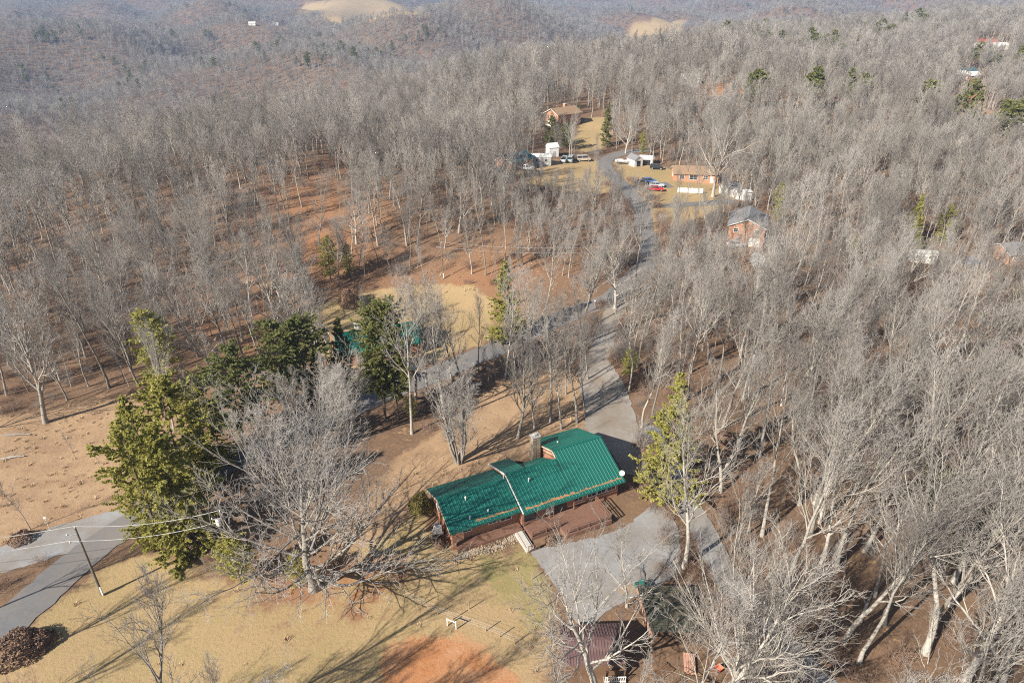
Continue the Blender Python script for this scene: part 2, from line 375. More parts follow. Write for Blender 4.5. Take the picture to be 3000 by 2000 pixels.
LANE = smooth_line(GP([(1980, 1700), (1900, 1590), (1847, 1532), (1793, 1470), (1716, 1380), (1658, 1312), (1627, 1245), (1595, 1186), (1568, 1123), (1550, 1060), (1525, 1010), (1480, 985)]))
LINK = smooth_line(GP([(1365, 840), (1385, 790), (1400, 740), (1425, 690)]))
SPUR = smooth_line(GP([(1484, 470), (1540, 472), (1610, 468), (1690, 462)]))
SPUR2 = smooth_line(GP([(1440, 436), (1490, 428), (1540, 424)]))
ROAD_E = smooth_line(GP([(2200, 268), (2260, 272), (2300, 266), (2360, 262), (2420, 260)]))

# ------------------------------------------------------------------ the ground sheet
def axis(lo, hi, c0, c1, s0, grow):
    a = list(np.arange(c0, c1 + .01, s0)); s = s0; x = c1
    while x < hi: s = min(s * grow, 90); x += s; a.append(x)
    s = s0; x = c0; b = []
    while x > lo: s = min(s * grow, 90); x -= s; b.append(x)
    return np.array(b[::-1] + a)
gx = axis(-6500, 6500, -95, 105, 1.0, 1.035); gy = axis(-500, 9000, 36, 160, 1.0, 1.022)
X, Y = np.meshgrid(gx, gy); nx, ny = len(gx), len(gy)
Z = HGT(X.ravel(), Y.ravel())
V = np.stack([X.ravel(), Y.ravel(), Z], 1)
ii = (np.arange(ny - 1)[:, None] * nx + np.arange(nx - 1)[None]).ravel()
gm = np_mesh('ground', V, [np.stack([ii, ii + 1, ii + nx + 1, ii + nx], 1)], [M_ground], True)
fx, fy = X.ravel(), Y.ravel()
def setattr_(nm, a):
    at = gm.attributes.new(nm, 'FLOAT', 'POINT'); at.data.foreach_set('value', np.asarray(a, np.float32))
mx = lambda *k: np.clip(sum(soft(POLY[n], fx, fy, wd) for n, wd in k), 0, 1)
oakleaf = soft(GP([(470, 1330), (600, 1300), (760, 1300), (900, 1260), (960, 1300), (900, 1400), (760, 1450), (600, 1420)]), fx, fy, 5)
setattr_('lawn', (1 - .62 * oakleaf) * mx(('lawn_front', 2.2), ('yard2', 2.0), ('yard_n', 3), ('yard_e', 3), ('yard_nn', 3), ('field_far', 6), ('field_far2', 15)))
setattr_('straw', mx(('straw_left', 4), ('island', 4), ('back', 3), ('red_e', 4)))
setattr_('rust', np.maximum(mx(('rust', 14),), oakleaf) * (.6 + .4 * np.sin(fx / 9) * np.sin(fy / 12)))
setattr_('clay', mx(('clay', 1.6), ('clay_e', 4), ('clay_n', 4)))
grp = GP([(1130, 1290), (1215, 1290), (1290, 1410), (1230, 1430), (1150, 1380)])
setattr_('green', np.clip(soft(grp, fx, fy, 3) + .5 * soft(GP([(1020, 1290), (1215, 1276), (1230, 1330), (1050, 1390)]), fx, fy, 4) + .5 * soft(GP([(940, 800), (1010, 780), (1080, 800), (960, 840)]), fx, fy, 2), 0, 1))
ground = struct(obj('ground', gm))

def ribbon(name, line, width, m, lift, cross=5):
    L = np.asarray(line); d = np.gradient(L, axis=0); d /= np.linalg.norm(d, axis=1)[:, None] + 1e-9
    nrm = np.stack([-d[:, 1], d[:, 0]], 1); Vv = []
    rng = np.random.default_rng(5)
    for j in range(cross):
        f = (j / (cross - 1) - .5) * width
        jit = rng.normal(0, .12, len(L)) if j in (0, cross - 1) else 0
        q = L + nrm * (f + jit)[:, None] if hasattr(jit, '__len__') else L + nrm * f
        Vv.append(np.c_[q, HGT(q[:, 0], q[:, 1]) + lift])
    Vv = np.stack(Vv, 1).reshape(-1, 3); n = len(L)
    q = np.array([(i * cross + j, (i + 1) * cross + j, (i + 1) * cross + j + 1, i * cross + j + 1) for i in range(n - 1) for j in range(cross - 1)])
    return struct(obj(name, np_mesh(name, Vv, [q[:, ::-1]], [m], True)))
def resample(line, step):
    L = np.asarray(line); s = np.r_[0, np.cumsum(np.linalg.norm(np.diff(L, axis=0), axis=1))]
    t = np.arange(0, s[-1], step); return np.stack([np.interp(t, s, L[:, 0]), np.interp(t, s, L[:, 1])], 1)
def sheet(name, P, m, lift, step=.8):
    lo, hi = P.min(0) - step, P.max(0) + step
    xs, ys = np.arange(lo[0], hi[0], step), np.arange(lo[1], hi[1], step)
    A, B = np.meshgrid(xs, ys); rng = np.random.default_rng(7)
    ok = inside(P, A.ravel(), B.ravel()) | (seg_dist(P, A.ravel(), B.ravel()) < .45 + .35 * np.sin(A.ravel() * 1.3) * np.sin(B.ravel() * 1.7))
    n = len(xs); q = (np.arange(len(ys) - 1)[:, None] * n + np.arange(n - 1)[None]).ravel()
    q = np.stack([q, q + 1, q + n + 1, q + n], 1); q = q[ok[q].all(1)]
    # pull border vertices onto the outline so that the rim is not stepped
    Vv = np.stack([A.ravel(), B.ravel()], 1)
    cnt = np.bincount(q.ravel(), minlength=len(Vv)); brd = np.where((cnt > 0) & (cnt < 4))[0]
    for i in brd:
        p = Vv[i]; best = None
        for k in range(len(P)):
            a, b = P[k], P[(k + 1) % len(P)]; dd = b - a; t = np.clip((p - a) @ dd / max(dd @ dd, 1e-9), 0, 1); c = a + t * dd
            e = np.linalg.norm(p - c)
            if best is None or e < best[0]: best = (e, c)
        Vv[i] = best[1] + rng.normal(0, .1, 2)
    Vv = np.c_[Vv, HGT(Vv[:, 0], Vv[:, 1]) + lift]
    used = np.unique(q); mp = -np.ones(len(Vv), int); mp[used] = np.arange(len(used))
    return struct(obj(name, np_mesh(name, Vv[used], [mp[q]], [m], True)))
sheet('gravel_pull_off', PULLOFF, M_grav, .055)
sheet('gravel_yard', GRAVEL_LOT, M_grav, .06)
sheet('gravel_drive', DRIVE_LOT, M_grav2, .055)
ribbon('road', resample(ROAD, 1.0), 5.0, M_asph, .08)
ribbon('lane', resample(LANE, .8), 3.3, M_grav, .075)
ribbon('drive', resample(LINK, .8), 4.0, M_grav2, .065)
ribbon('side_road', resample(SPUR, 1.0), 3.5, M_asph, .065)
ribbon('parking_drive', resample(SPUR2, 1.0), 5, M_asph, .062)
ribbon('far_road', resample(ROAD_E, 2.0), 6, M_grav, .3)

# ------------------------------------------------------------------ tree growing
def unit(v): return v / (np.linalg.norm(v, axis=-1, keepdims=True) + 1e-9)
def grow(rng, P, D, L, R0, k, wig, trop, tip=.25):
    """polylines: P, D (n,3), L, R0 (n,) -> pts (n,k+1,3), rad (n,k+1)"""
    n = len(P); pts = np.zeros((n, k + 1, 3)); pts[:, 0] = P; d = unit(D)
    for i in range(k):
        d = unit(d + rng.normal(0, wig, (n, 3)) + np.array([0, 0, trop]))
        pts[:, i + 1] = pts[:, i] + d * (L / k)[:, None]
    f = np.linspace(0, 1, k + 1)
    rad = R0[:, None] * (1 - (1 - tip) * f[None] ** .85)
    return pts, rad
def sprout(rng, pts, rad, m, t0, t1, ang, angv, lf, rf, even=True):
    """m children on each polyline"""
    n, k1, _ = pts.shape; k = k1 - 1
    t = (np.linspace(t0, t1, m)[None] + rng.uniform(-.5, .5, (n, m)) * (t1 - t0) / max(m, 1)).clip(.02, .995)
    s = t * k; i = np.minimum(s.astype(int), k - 1); f = s - i
    a = np.arange(n)[:, None]
    p = pts[a, i] * (1 - f)[..., None] + pts[a, i + 1] * f[..., None]
    tan = unit(pts[a, i + 1] - pts[a, i])
    r = rad[a, i] * (1 - f) + rad[a, i + 1] * f
    ref = unit(rng.normal(0, 1, (n, m, 3)))
    az = (np.arange(m)[None] * 2.4 + rng.uniform(0, 6.28, (n, 1)) + rng.normal(0, .5, (n, m)))
    up = np.where(np.abs(tan[..., 2:]) < .95, np.array([0, 0, 1.]), np.array([1., 0, 0]))
    e1 = unit(np.cross(tan, up)); e2 = np.cross(tan, e1)
    side = e1 * np.cos(az)[..., None] + e2 * np.sin(az)[..., None]
    A = ang + rng.normal(0, angv, (n, m))
    d = tan * np.cos(A)[..., None] + side * np.sin(A)[..., None]
    Lp = np.linalg.norm(np.diff(pts, axis=1), axis=2).sum(1)[:, None]
    L = Lp * lf * (1.15 - .65 * t) * rng.uniform(.65, 1.25, (n, m))
    par = np.repeat(np.arange(n), m)
    return p.reshape(-1, 3), d.reshape(-1, 3), L.ravel(), (r * rf).ravel(), par, t.ravel()
def tubes(pts, rad, sides):
    n, k1, _ = pts.shape
    tan = np.gradient(pts, axis=1); tan = unit(tan)
    up = np.where(np.abs(tan[..., 2:]) < .93, np.array([0, 0, 1.]), np.array([1., 0, 0]))
    a = unit(np.cross(tan, up)); b = np.cross(tan, a)
    th = np.arange(sides) * 2 * PI / sides
    V = pts[:, :, None] + (a[:, :, None] * np.cos(th)[None, None, :, None] + b[:, :, None] * np.sin(th)[None, None, :, None]) * rad[:, :, None, None]
    base = (np.arange(n)[:, None, None] * k1 + np.arange(k1 - 1)[None, :, None]) * sides
    j = np.arange(sides)[None, None]; j2 = (j + 1) % sides
    F = np.stack([base + j, base + j2, base + sides + j2, base + sides + j], -1).reshape(-1, 4)
    return V.reshape(-1, 3), F
def join(parts):
    Vs, Fs, o = [], [], 0
    for V_, F_ in parts: Vs.append(V_); Fs.append(F_ + o); o += len(V_)
    return np.concatenate(Vs), np.concatenate(Fs)

def bare_tree(seed, h=20, base=.45, limb=.36, n=(15, 7, 6, 4), r0=.24, a_lo=1.0, a_hi=.45, leader=.95, wig=.10, trop=.10, twig=.009, stems=1, splay=.0, lean=(0, 0), perlimb=False, lf=(.48, .5, .5), prof='dome', sides=(8, 6, 4, 3, 3), angs=(.56, .52, .5), rf1=.62):
    rng = np.random.default_rng(seed)
    if stems == 1:
        P = np.zeros((1, 3)); D = np.array([[lean[0], lean[1], 1.0]]); L = np.array([h * leader]); Rr = np.array([r0])
    else:
        az = np.linspace(0, 2 * PI, stems, endpoint=False) + rng.uniform(-.3, .3, stems)
        P = np.stack([np.cos(az) * r0 * .7, np.sin(az) * r0 * .7, np.zeros(stems)], 1)
        q = splay * rng.uniform(.5, 1.2, stems)
        D = np.stack([np.cos(az) * q + lean[0], np.sin(az) * q + lean[1], np.ones(stems)], 1)
        L = h * leader * rng.uniform(.8, 1.05, stems); Rr = r0 * rng.uniform(.55, .8, stems)
    P[:, 2] -= .5
    tp, tr = grow(rng, P, D, L, Rr, 10, .035 + wig * .25, .05, tip=.16)
    tr[:, 0] *= 1.35
    trunk = tubes(tp, tr, sides[0])
    p, d, L1, r1, par, t = sprout(rng, tp, tr, n[0], base, .985, .8, .12, limb, rf1)
    f = (t - base) / (1 - base)
    ang = a_lo + (a_hi - a_lo) * f
    # put the wanted angle on the limbs
    tn = unit(np.array([[0, 0, 1.]])); hor = d.copy(); hor[:, 2] = 0; hor = unit(hor)
    ang = ang + rng.normal(0, .14, len(ang))
    d = hor * np.sin(ang)[:, None] + np.array([0, 0, 1.]) * np.cos(ang)[:, None]
    if prof == 'dome': pf = np.interp(f, [0, .25, .6, 1], [.75, 1.05, .95, .55])
    elif prof == 'flat': pf = np.interp(f, [0, .3, .7, 1], [1.0, 1.1, 1.0, .8])
    else: pf = np.interp(f, [0, .5, 1], [.8, 1, .7])
    L1 = h * limb * pf * rng.uniform(.75, 1.2, len(f))
    l1, q1 = grow(rng, p, d, L1, np.maximum(r1, twig * 2.2), 7, wig, trop, tip=.2)
    p, d, L2, r2, par2, _ = sprout(rng, l1, q1, n[1], .2, 1.0, angs[0], .16, lf[0], .62)
    l2, q2 = grow(rng, p, d, L2, np.maximum(r2, twig * 1.6), 5, wig * 1.15, trop * .9, tip=.3)
    p, d, L3, r3, par3, _ = sprout(rng, l2, q2, n[2], .18, 1.0, angs[1], .18, lf[1], .7)
    l3, q3 = grow(rng, p, d, np.maximum(L3, .3), np.maximum(r3, twig * 1.15), 3, wig * .9, trop * .8, tip=.5)
    lv = [(l1, q1, sides[1], par), (l2, q2, sides[2], par2), (l3, q3, sides[3], par3)]
    if n[3]:
        p, d, L4, r4, par4, _ = sprout(rng, l3, q3, n[3], .25, 1.0, angs[2], .2, lf[2], .8)
        l4, q4 = grow(rng, p, d, np.maximum(L4, .35), np.maximum(r4 * .8, twig), 2, wig * .9, trop * .6, tip=.6)
        lv.append((l4, q4, sides[4], par4))
    if not perlimb:
        hi_, lo_ = join([tubes(a, b, s) for a, b, s, _ in lv[:2]]), join([tubes(a, b, s) for a, b, s, _ in lv[2:]])
        V_, F_ = join([hi_, lo_]); return trunk, (V_, F_, len(hi_[1]))
    out = []; idx = [np.arange(len(l1))]
    for a, b, s, pr in lv[1:]: idx.append(idx[-1][pr])
    for i in range(len(l1)):
        tb = [tubes(a[ix == i], b[ix == i], s) for (a, b, s, _), ix in zip(lv, idx) if (ix == i).any()]
        out.append(join(tb) + (sum(len(q_[1]) for q_ in tb[:2]),))
    return trunk, out

def pine_tree(seed, h=17, wmax=3.6, base=.12, whorls=26, per=6, tuft=.34, ntuft=4200, r0=.22, droop=-.02, shape='cone', dens=1.0, cards=3):
    rng = np.random.default_rng(seed)
    tp, tr = grow(rng, np.array([[0, 0, -.4]]), np.array([[0, 0, 1.]]), np.array([h + .2]), np.array([r0]), 12, .02, .05, tip=.08)
    trunk = tubes(tp, tr, 8)
    t = np.repeat(np.linspace(base, .985, whorls), per) + rng.normal(0, .012, whorls * per); t = t.clip(.03, .992)
    f = (t - base) / (1 - base)
    if shape == 'cone': pf = np.interp(f, [0, .12, .4, .75, 1], [.75, 1, .82, .45, .10])
    elif shape == 'round': pf = np.interp(f, [0, .2, .5, .8, 1], [.55, .9, 1, .72, .2])
    else: pf = np.interp(f, [0, .3, .7, 1], [.5, .9, 1, .45])
    az = rng.uniform(0, 2 * PI, len(t)); L = wmax * pf * rng.uniform(.6, 1.18, len(t))
    # gaps and long limbs make the outline uneven
    L *= 1 + .22 * np.sin(az * 2 + seed) * np.sin(t * 17 + seed)
    k = t * 12; i = np.minimum(k.astype(int), 11); g = (k - i)[:, None]
    p = tp[0, i] * (1 - g) + tp[0, i + 1] * g
    el = np.interp(f, [0, .5, 1], [-.05, .25, .9])
    d = np.stack([np.cos(az) * np.cos(el), np.sin(az) * np.cos(el), np.sin(el)], 1)
    l1, q1 = grow(rng, p, d, L, np.maximum(.055 * (1 - t), .014), 5, .07, droop, tip=.3)
    p2, d2, L2, r2, pr2, _ = sprout(rng, l1, q1, 4, .3, .98, .8, .2, .42, .7)
    d2[:, 2] *= .4
    l2, q2 = grow(rng, p2, d2, L2, r2, 3, .08, .03, tip=.5)
    branches = join([tubes(l1, q1, 3), tubes(l2, q2, 3)])
    # needle tufts on the outer two thirds of the side branches
    W1 = np.linalg.norm(np.diff(l2, axis=1), axis=2).sum(1); W2 = np.linalg.norm(np.diff(l1, axis=1), axis=2).sum(1)
    n2 = int(ntuft * .72); a = rng.choice(len(l2), n2, p=W1 / W1.sum()); u = rng.uniform(.15, 1.0, n2) * 3; ui = np.minimum(u.astype(int), 2); uf = (u - ui)[:, None]
    c2 = l2[a, ui] * (1 - uf) + l2[a, ui + 1] * uf; t2 = unit(l2[a, ui + 1] - l2[a, ui])
    n1 = ntuft - n2; a = rng.choice(len(l1), n1, p=W2 / W2.sum()); u = rng.uniform(.35, 1.0, n1) * 5; ui = np.minimum(u.astype(int), 4); uf = (u - ui)[:, None]
    c1 = l1[a, ui] * (1 - uf) + l1[a, ui + 1] * uf; t1 = unit(l1[a, ui + 1] - l1[a, ui])
    c = np.r_[c2, c1]; tt = np.r_[t2, t1]; m = len(c)
    c = c + rng.normal(0, .05, (m, 3))
    Vs, Fs, o = [], [], 0
    for kk in range(cards):
        dd = unit(tt * .9 + rng.normal(0, .55, (m, 3)) + np.array([0, 0, .30]))
        ax = c.copy(); ax[:, :2] *= 0; out = unit(c - ax) + np.array([0, 0, .55]) + rng.normal(0, .42, (m, 3))
        sd_ = unit(np.cross(dd, out))
        ln = tuft * rng.uniform(.6, 1.25, m)[:, None]; wd = ln * rng.uniform(.28, .5, m)[:, None]
        b0 = c - dd * ln * .25
        Vq = np.stack([b0 - sd_ * wd * .3, b0 + dd * ln * .55 - sd_ * wd, b0 + dd * ln, b0 + dd * ln * .5 + sd_ * wd], 1)
        Vs.append(Vq.reshape(-1, 3)); Fs.append(np.arange(m * 4).reshape(-1, 4) + o); o += m * 4
    foliage = (np.concatenate(Vs), np.concatenate(Fs))
    return trunk, branches, foliage

# ------------------------------------------------------------------ tree kinds
PROTO = []                                                            # (trunk mesh, crown mesh, height)
def proto(name, mats, **kw):
    tk, cr = bare_tree(**kw); b = mats
    PROTO.append((np_mesh('trunk', tk[0], [tk[1]], [b[0]], True), np_mesh('crown', cr[0], [cr[1]], [b[0], b[1]], True, np.r_[np.zeros(cr[2]), np.ones(len(cr[1]) - cr[2])]), kw.get('h', 20), name))
GT = (M_bark, M_twig)
for i, kw in enumerate([
    dict(h=21, base=.46, limb=.30, a_lo=.75, a_hi=.25), dict(h=22, base=.40, limb=.32, a_lo=.7, a_hi=.22, lean=(.05, .02)),
    dict(h=19, base=.36, limb=.38, a_lo=.75, a_hi=.3, wig=.11), dict(h=23, base=.52, limb=.28, a_lo=.7, a_hi=.22),
    dict(h=18, base=.42, limb=.42, a_lo=.7, a_hi=.3, wig=.12, leader=.8, trop=.12), dict(h=20, base=.34, limb=.32, a_lo=.65, a_hi=.22, lean=(-.04, .04))]):
    proto('forest', GT if i != 4 else (M_pale, M_ptwig), seed=11 + i, n=(14, 7, 5, 3), twig=.0125, lf=(.5, .52, .55), **kw)
proto('slender', GT, seed=31, h=16, base=.35, limb=.22, n=(13, 6, 5, 2), r0=.13, a_lo=.65, a_hi=.25, twig=.012)
proto('slender', GT, seed=32, h=17, base=.45, limb=.20, n=(12, 6, 5, 2), r0=.14, a_lo=.6, a_hi=.25, twig=.012, lean=(.06, 0))
proto('spreading', (M_pale, M_ptwig), seed=41, h=19, base=.25, limb=.52, n=(14, 8, 6, 3), r0=.42, a_lo=1.0, a_hi=.45, leader=.7, wig=.15, trop=.10, twig=.012)
proto('spreading', GT, seed=42, h=18, base=.3, limb=.46, n=(14, 8, 6, 3), r0=.36, a_lo=.9, a_hi=.4, leader=.75, wig=.14, trop=.12, twig=.012)
proto('vase', GT, seed=51, h=14, base=.25, limb=.30, n=(9, 7, 5, 4), r0=.26, a_lo=.65, a_hi=.3, leader=.95, stems=6, splay=.28, twig=.010, trop=.12)
proto('forest', (M_pale, M_ptwig), seed=61, h=22, base=.45, limb=.33, n=(12, 8, 6, 3), r0=.30, a_lo=.65, a_hi=.28, leader=.8, wig=.14, twig=.0115, trop=.12)
# coarser kinds for the distance
FAR, MID = [], []
for i, kw in enumerate([dict(h=21, base=.40, limb=.30), dict(h=20, base=.36, limb=.37, leader=.85), dict(h=22, base=.46, limb=.28), dict(h=18, base=.33, limb=.38, leader=.85), dict(h=19, base=.42, limb=.31)]):
    tk, cr = bare_tree(seed=71 + i, n=(13, 6, 4, 0), twig=.042, r0=.2, a_lo=.75, a_hi=.28, sides=(5, 3, 3, 3, 3), lf=(.5, .55, .5), **kw)
    FAR.append((join([tk, cr[:2]]), len(tk[1]) + cr[2], kw['h']))
    tk, cr = bare_tree(seed=171 + i, n=(15, 7, 5, 0), twig=.024, r0=.22, a_lo=.75, a_hi=.25, sides=(7, 5, 3, 3, 3), lf=(.5, .55, .5), **kw)
    MID.append((join([tk, cr[:2]]), len(tk[1]) + cr[2], kw['h']))
# evergreens
PINES = {}
def pine_proto(key, needles, **kw):
    tk, br, fo = pine_tree(**kw)
    V_, F_ = join([tk, br]); nt_ = len(F_)
    PINES[key] = (np_mesh('trunk', V_, [F_], [M_ptrunk], True), np_mesh('foliage', fo[0], [fo[1]], [needles], False), kw.get('h', 17))
pine_proto('olive_a', M_ndl_y, seed=101, h=17, wmax=4.6, shape='round', base=.06, ntuft=11500, tuft=.29)
pine_proto('olive_b', M_ndl_y, seed=102, h=16, wmax=4.0, shape='cone', base=.05, ntuft=11500, tuft=.29)
pine_proto('dark_a', M_ndl_d, seed=103, h=17, wmax=4.4, shape='round', base=.2, ntuft=11500, tuft=.29)
pine_proto('dark_b', M_ndl_m, seed=104, h=20, wmax=4.2, shape='top', base=.3, ntuft=11500, tuft=.29)
pine_proto('cone_a', M_ndl_m, seed=105, h=17, wmax=3.6, shape='cone', base=.04, ntuft=11500, tuft=.29, whorls=30)
pine_proto('cone_b', M_ndl_y, seed=106, h=18, wmax=3.9, shape='cone', base=.06, ntuft=11500, tuft=.29, whorls=30)
pine_proto('sparse', M_ndl_y, seed=107, h=14, wmax=2.6, shape='round', base=.2, ntuft=1900, tuft=.34)
pine_proto('far_a', M_ndl_m, seed=108, h=19, wmax=3.6, shape='top', base=.45, whorls=12, per=5, ntuft=700, tuft=.85)
pine_proto('far_b', M_ndl_d, seed=109, h=17, wmax=3.6, shape='cone', base=.15, whorls=12, per=5, ntuft=800, tuft=.85)

def place_tree(kind, loc, rz, sc, name, label, group, zs=1.0):
    tk, cr, h, _ = PROTO[kind]
    t = obj(name, None, None, loc, (0, 0, rz), (sc, sc, sc * zs)); tag(t, label, 'tree', group)
    obj('trunk', tk, t); obj('crown', cr, t); return t
def place_pine(key, loc, rz, sc, label, group, wide=1.0, name='pine_tree', cat='pine tree'):
    tk, fo, h = PINES[key]
    t = obj(name, None, None, loc, (0, 0, rz), (sc * wide, sc * wide, sc)); tag(t, label, cat, group)
    obj('trunk', tk, t); obj('crown', fo, t); return t

# ------------------------------------------------------------------ where trees may stand
rngS = np.random.default_rng(2024)
NOTREE = [POLY[k] for k in ('lawn_front', 'straw_left', 'yard2', 'island', 'yard_n', 'yard_e', 'yard_nn', 'clay_e', 'field_far', 'field_far2', 'red_e')] + [GRAVEL_LOT, DRIVE_LOT, PULLOFF]
NOTREE.append(GP([(930, 1010), (1360, 960), (1480, 1000), (1500, 1150), (1560, 1330), (1300, 1460), (1240, 1640), (700, 1640), (300, 1300), (260, 1100), (500, 900), (930, 870)]))
NOTREE.append(GP([(1560, 1330), (1660, 1390), (1720, 1480), (1760, 1640), (1240, 1640), (1300, 1450)]))
NOTREE.append(GP([(1430, 100), (1436, 70), (1560, 42), (1580, 55), (1560, 85), (1490, 100)])); NOTREE.append(GP([(690, 40), (690, 5), (760, 2), (970, 10), (975, 40), (850, 46)]))
NOTREE.append(GP([(2225, 140), (2230, 105), (2330, 105), (2330, 140)])); NOTREE.append(GP([(560, 75), (560, 55), (660, 55), (660, 75)])); NOTREE.append(GP([(1330, 180), (1330, 160), (1360, 160), (1360, 185)]))
NOTREE.append(GP([(1470, 1010), (1480, 960), (1580, 980), (1640, 1180), (1700, 1330), (1640, 1360), (1560, 1260), (1500, 1160)]))
NOTREE.append(GP([(1170, 400), (1185, 360), (1300, 355), (1320, 400)]))
NOTREE.append(GP([(1640, 560), (1665, 500), (1745, 500), (1760, 560), (1750, 610), (1690, 625)]))
NOTREE.append(GP([(1255, 300), (1262, 268), (1330, 262), (1345, 290), (1310, 312)]))
NOTREE.append(GP([(2185, 190), (2200, 165), (2240, 168), (2240, 195)]))
NOTREE.append(GP([(2080, 625), (2085, 590), (2150, 590), (2150, 625)]))
NOTREE.append(GP([(2290, 625), (2300, 570), (2420, 570), (2420, 625)]))
NOTREE.append(GP([(940, 760), (1020, 750), (1130, 660), (1300, 660), (1380, 690), (1380, 760), (1200, 800), (960, 870), (700, 960)]))
SPARSE = [(POLY['bank'], .22), (GP([(520, 700), (560, 560), (640, 430), (760, 390), (860, 420), (800, 560), (720, 660)]), .45), (GP([(1100, 560), (1180, 440), (1400, 440), (1450, 640), (1330, 660)]), 1.0)]
LINES = [(ROAD, 3.8), (LANE, 3.0), (LINK, 3.2), (SPUR, 3.2), (SPUR2, 4), (ROAD_E, 8)]
SHORT = [(GP([(1150, 640), (1160, 430), (1330, 420), (1430, 440), (1480, 520), (1450, 640), (1300, 660)]), .50), (GP([(1490, 620), (1500, 530), (1640, 480), (1760, 560), (1800, 640), (1640, 720), (1500, 700)]), .62),
         (GP([(1230, 360), (1240, 300), (1400, 300), (1410, 360)]), .55), (GP([(2180, 340), (2185, 275), (2360, 290), (2360, 340)]), .5), (GP([(2170, 230), (2180, 190), (2260, 190), (2260, 220)]), .55), (GP([(2060, 680), (2070, 610), (2400, 620), (2400, 690)]), .6), (GP([(880, 660), (1100, 520), (1170, 560), (1000, 660)]), .6)]
def shortness(x, y):
    p = np.ones(x.shape)
    for P_, f in SHORT: p = np.where(inside(P_, x, y), f, p)
    return p
def density(x, y):
    p = np.ones(x.shape)
    for P in NOTREE: p *= ~inside(P, x, y)
    for P, f in SPARSE: p *= np.where(inside(P, x, y), f, 1)
    for Ln, wd in LINES: p *= seg_dist(Ln[::5], x, y, closed=False) > wd
    return p
def scatter(r0, r1, cell, wedge=.86, jit=.48):
    xs = np.arange(-r1, r1, cell); ys = np.arange(20, r1, cell)
    A, B = np.meshgrid(xs, ys); A = A.ravel(); B = B.ravel()
    A = A + rngS.uniform(-jit, jit, len(A)) * cell; B = B + rngS.uniform(-jit, jit, len(B)) * cell
    r = np.hypot(A, B); m = (r >= r0) & (r < r1) & (np.abs(A) < B * wedge + 18)
    return A[m], B[m]
def clump(x, y, s): return .5 + .5 * np.sin(x / s + 1.3 * np.sin(y / (s * 1.7))) * np.sin(y / (s * .9) + 1.1 * np.sin(x / (s * 1.4)) + 2)

# ------------------------------------------------------------------ the wood
def instancer(name, label, meshes, P, pid, rot, scl):
    """one object: a point cloud that carries a copy of a mesh at every point"""
    c = bpy.data.collections.new(name + '_kinds')
    for i, me in enumerate(meshes): c.objects.link(bpy.data.objects.new('%s_kind_%02d' % (name, i), me))
    pm = bpy.data.meshes.new(name); pm.vertices.add(len(P)); pm.vertices.foreach_set('co', np.asarray(P, np.float32).ravel())
    a = pm.attributes.new('pid', 'INT', 'POINT'); a.data.foreach_set('value', np.asarray(pid, np.int32))
    a = pm.attributes.new('rot', 'FLOAT_VECTOR', 'POINT'); a.data.foreach_set('vector', np.asarray(rot, np.float32).ravel())
    a = pm.attributes.new('scl', 'FLOAT_VECTOR', 'POINT'); a.data.foreach_set('vector', np.asarray(scl, np.float32).ravel())
    o = obj(name, pm); o['kind'] = 'stuff'; o['label'] = label
    g = bpy.data.node_groups.new(name, 'GeometryNodeTree')
    g.interface.new_socket('Geometry', in_out='INPUT', socket_type='NodeSocketGeometry'); g.interface.new_socket('Geometry', in_out='OUTPUT', socket_type='NodeSocketGeometry')
    N = g.nodes; i_ = N.new('NodeGroupInput'); o_ = N.new('NodeGroupOutput'); ip = N.new('GeometryNodeInstanceOnPoints'); ci = N.new('GeometryNodeCollectionInfo')
    ci.inputs['Collection'].default_value = c; ci.inputs['Separate Children'].default_value = True; ci.inputs['Reset Children'].default_value = True
    def na(nm, ty):
        q = N.new('GeometryNodeInputNamedAttribute'); q.data_type = ty; q.inputs[0].default_value = nm; return q.outputs[0]
    l = g.links; l.new(i_.outputs[0], ip.inputs['Points']); l.new(ci.outputs[0], ip.inputs['Instance']); ip.inputs['Pick Instance'].default_value = True
    l.new(na('pid', 'INT'), ip.inputs['Instance Index']); l.new(na('rot', 'FLOAT_VECTOR'), ip.inputs['Rotation']); l.new(na('scl', 'FLOAT_VECTOR'), ip.inputs['Scale'])
    l.new(ip.outputs[0], o_.inputs[0])
    md = o.modifiers.new('scatter', 'NODES'); md.node_group = g
    return o
def both(me_a, me_b, name):
    """one mesh out of trunk and crown, two material slots"""
    out = []; o = 0; F = []; mi = []
    for k, me in enumerate((me_a, me_b)):
        v = np.zeros(len(me.vertices) * 3, np.float32); me.vertices.foreach_get('co', v); out.append(v.reshape(-1, 3))
        f = np.zeros(len(me.loops), np.int32); me.loops.foreach_get('vertex_index', f); F.append(f.reshape(-1, 4) + o); o += len(me.vertices)
        q = np.zeros(len(me.polygons), np.int32); me.polygons.foreach_get('material_index', q); mi.append(q)
    return np_mesh(name, np.concatenate(out), [np.concatenate(F)], [me_b.materials[0], me_b.materials[1]], True, np.concatenate(mi))
NEARMESH = [both(p[0], p[1], 'bare_tree_kind') for p in PROTO]
FARMESH = [np_mesh('far_tree_kind', f[0][0], [f[0][1]], [M_bark, M_twig] if i % 5 != 3 else [M_pale, M_ptwig], True, np.r_[np.zeros(f[1]), np.ones(len(f[0][1]) - f[1])]) for i, f in enumerate(MID + FAR)]

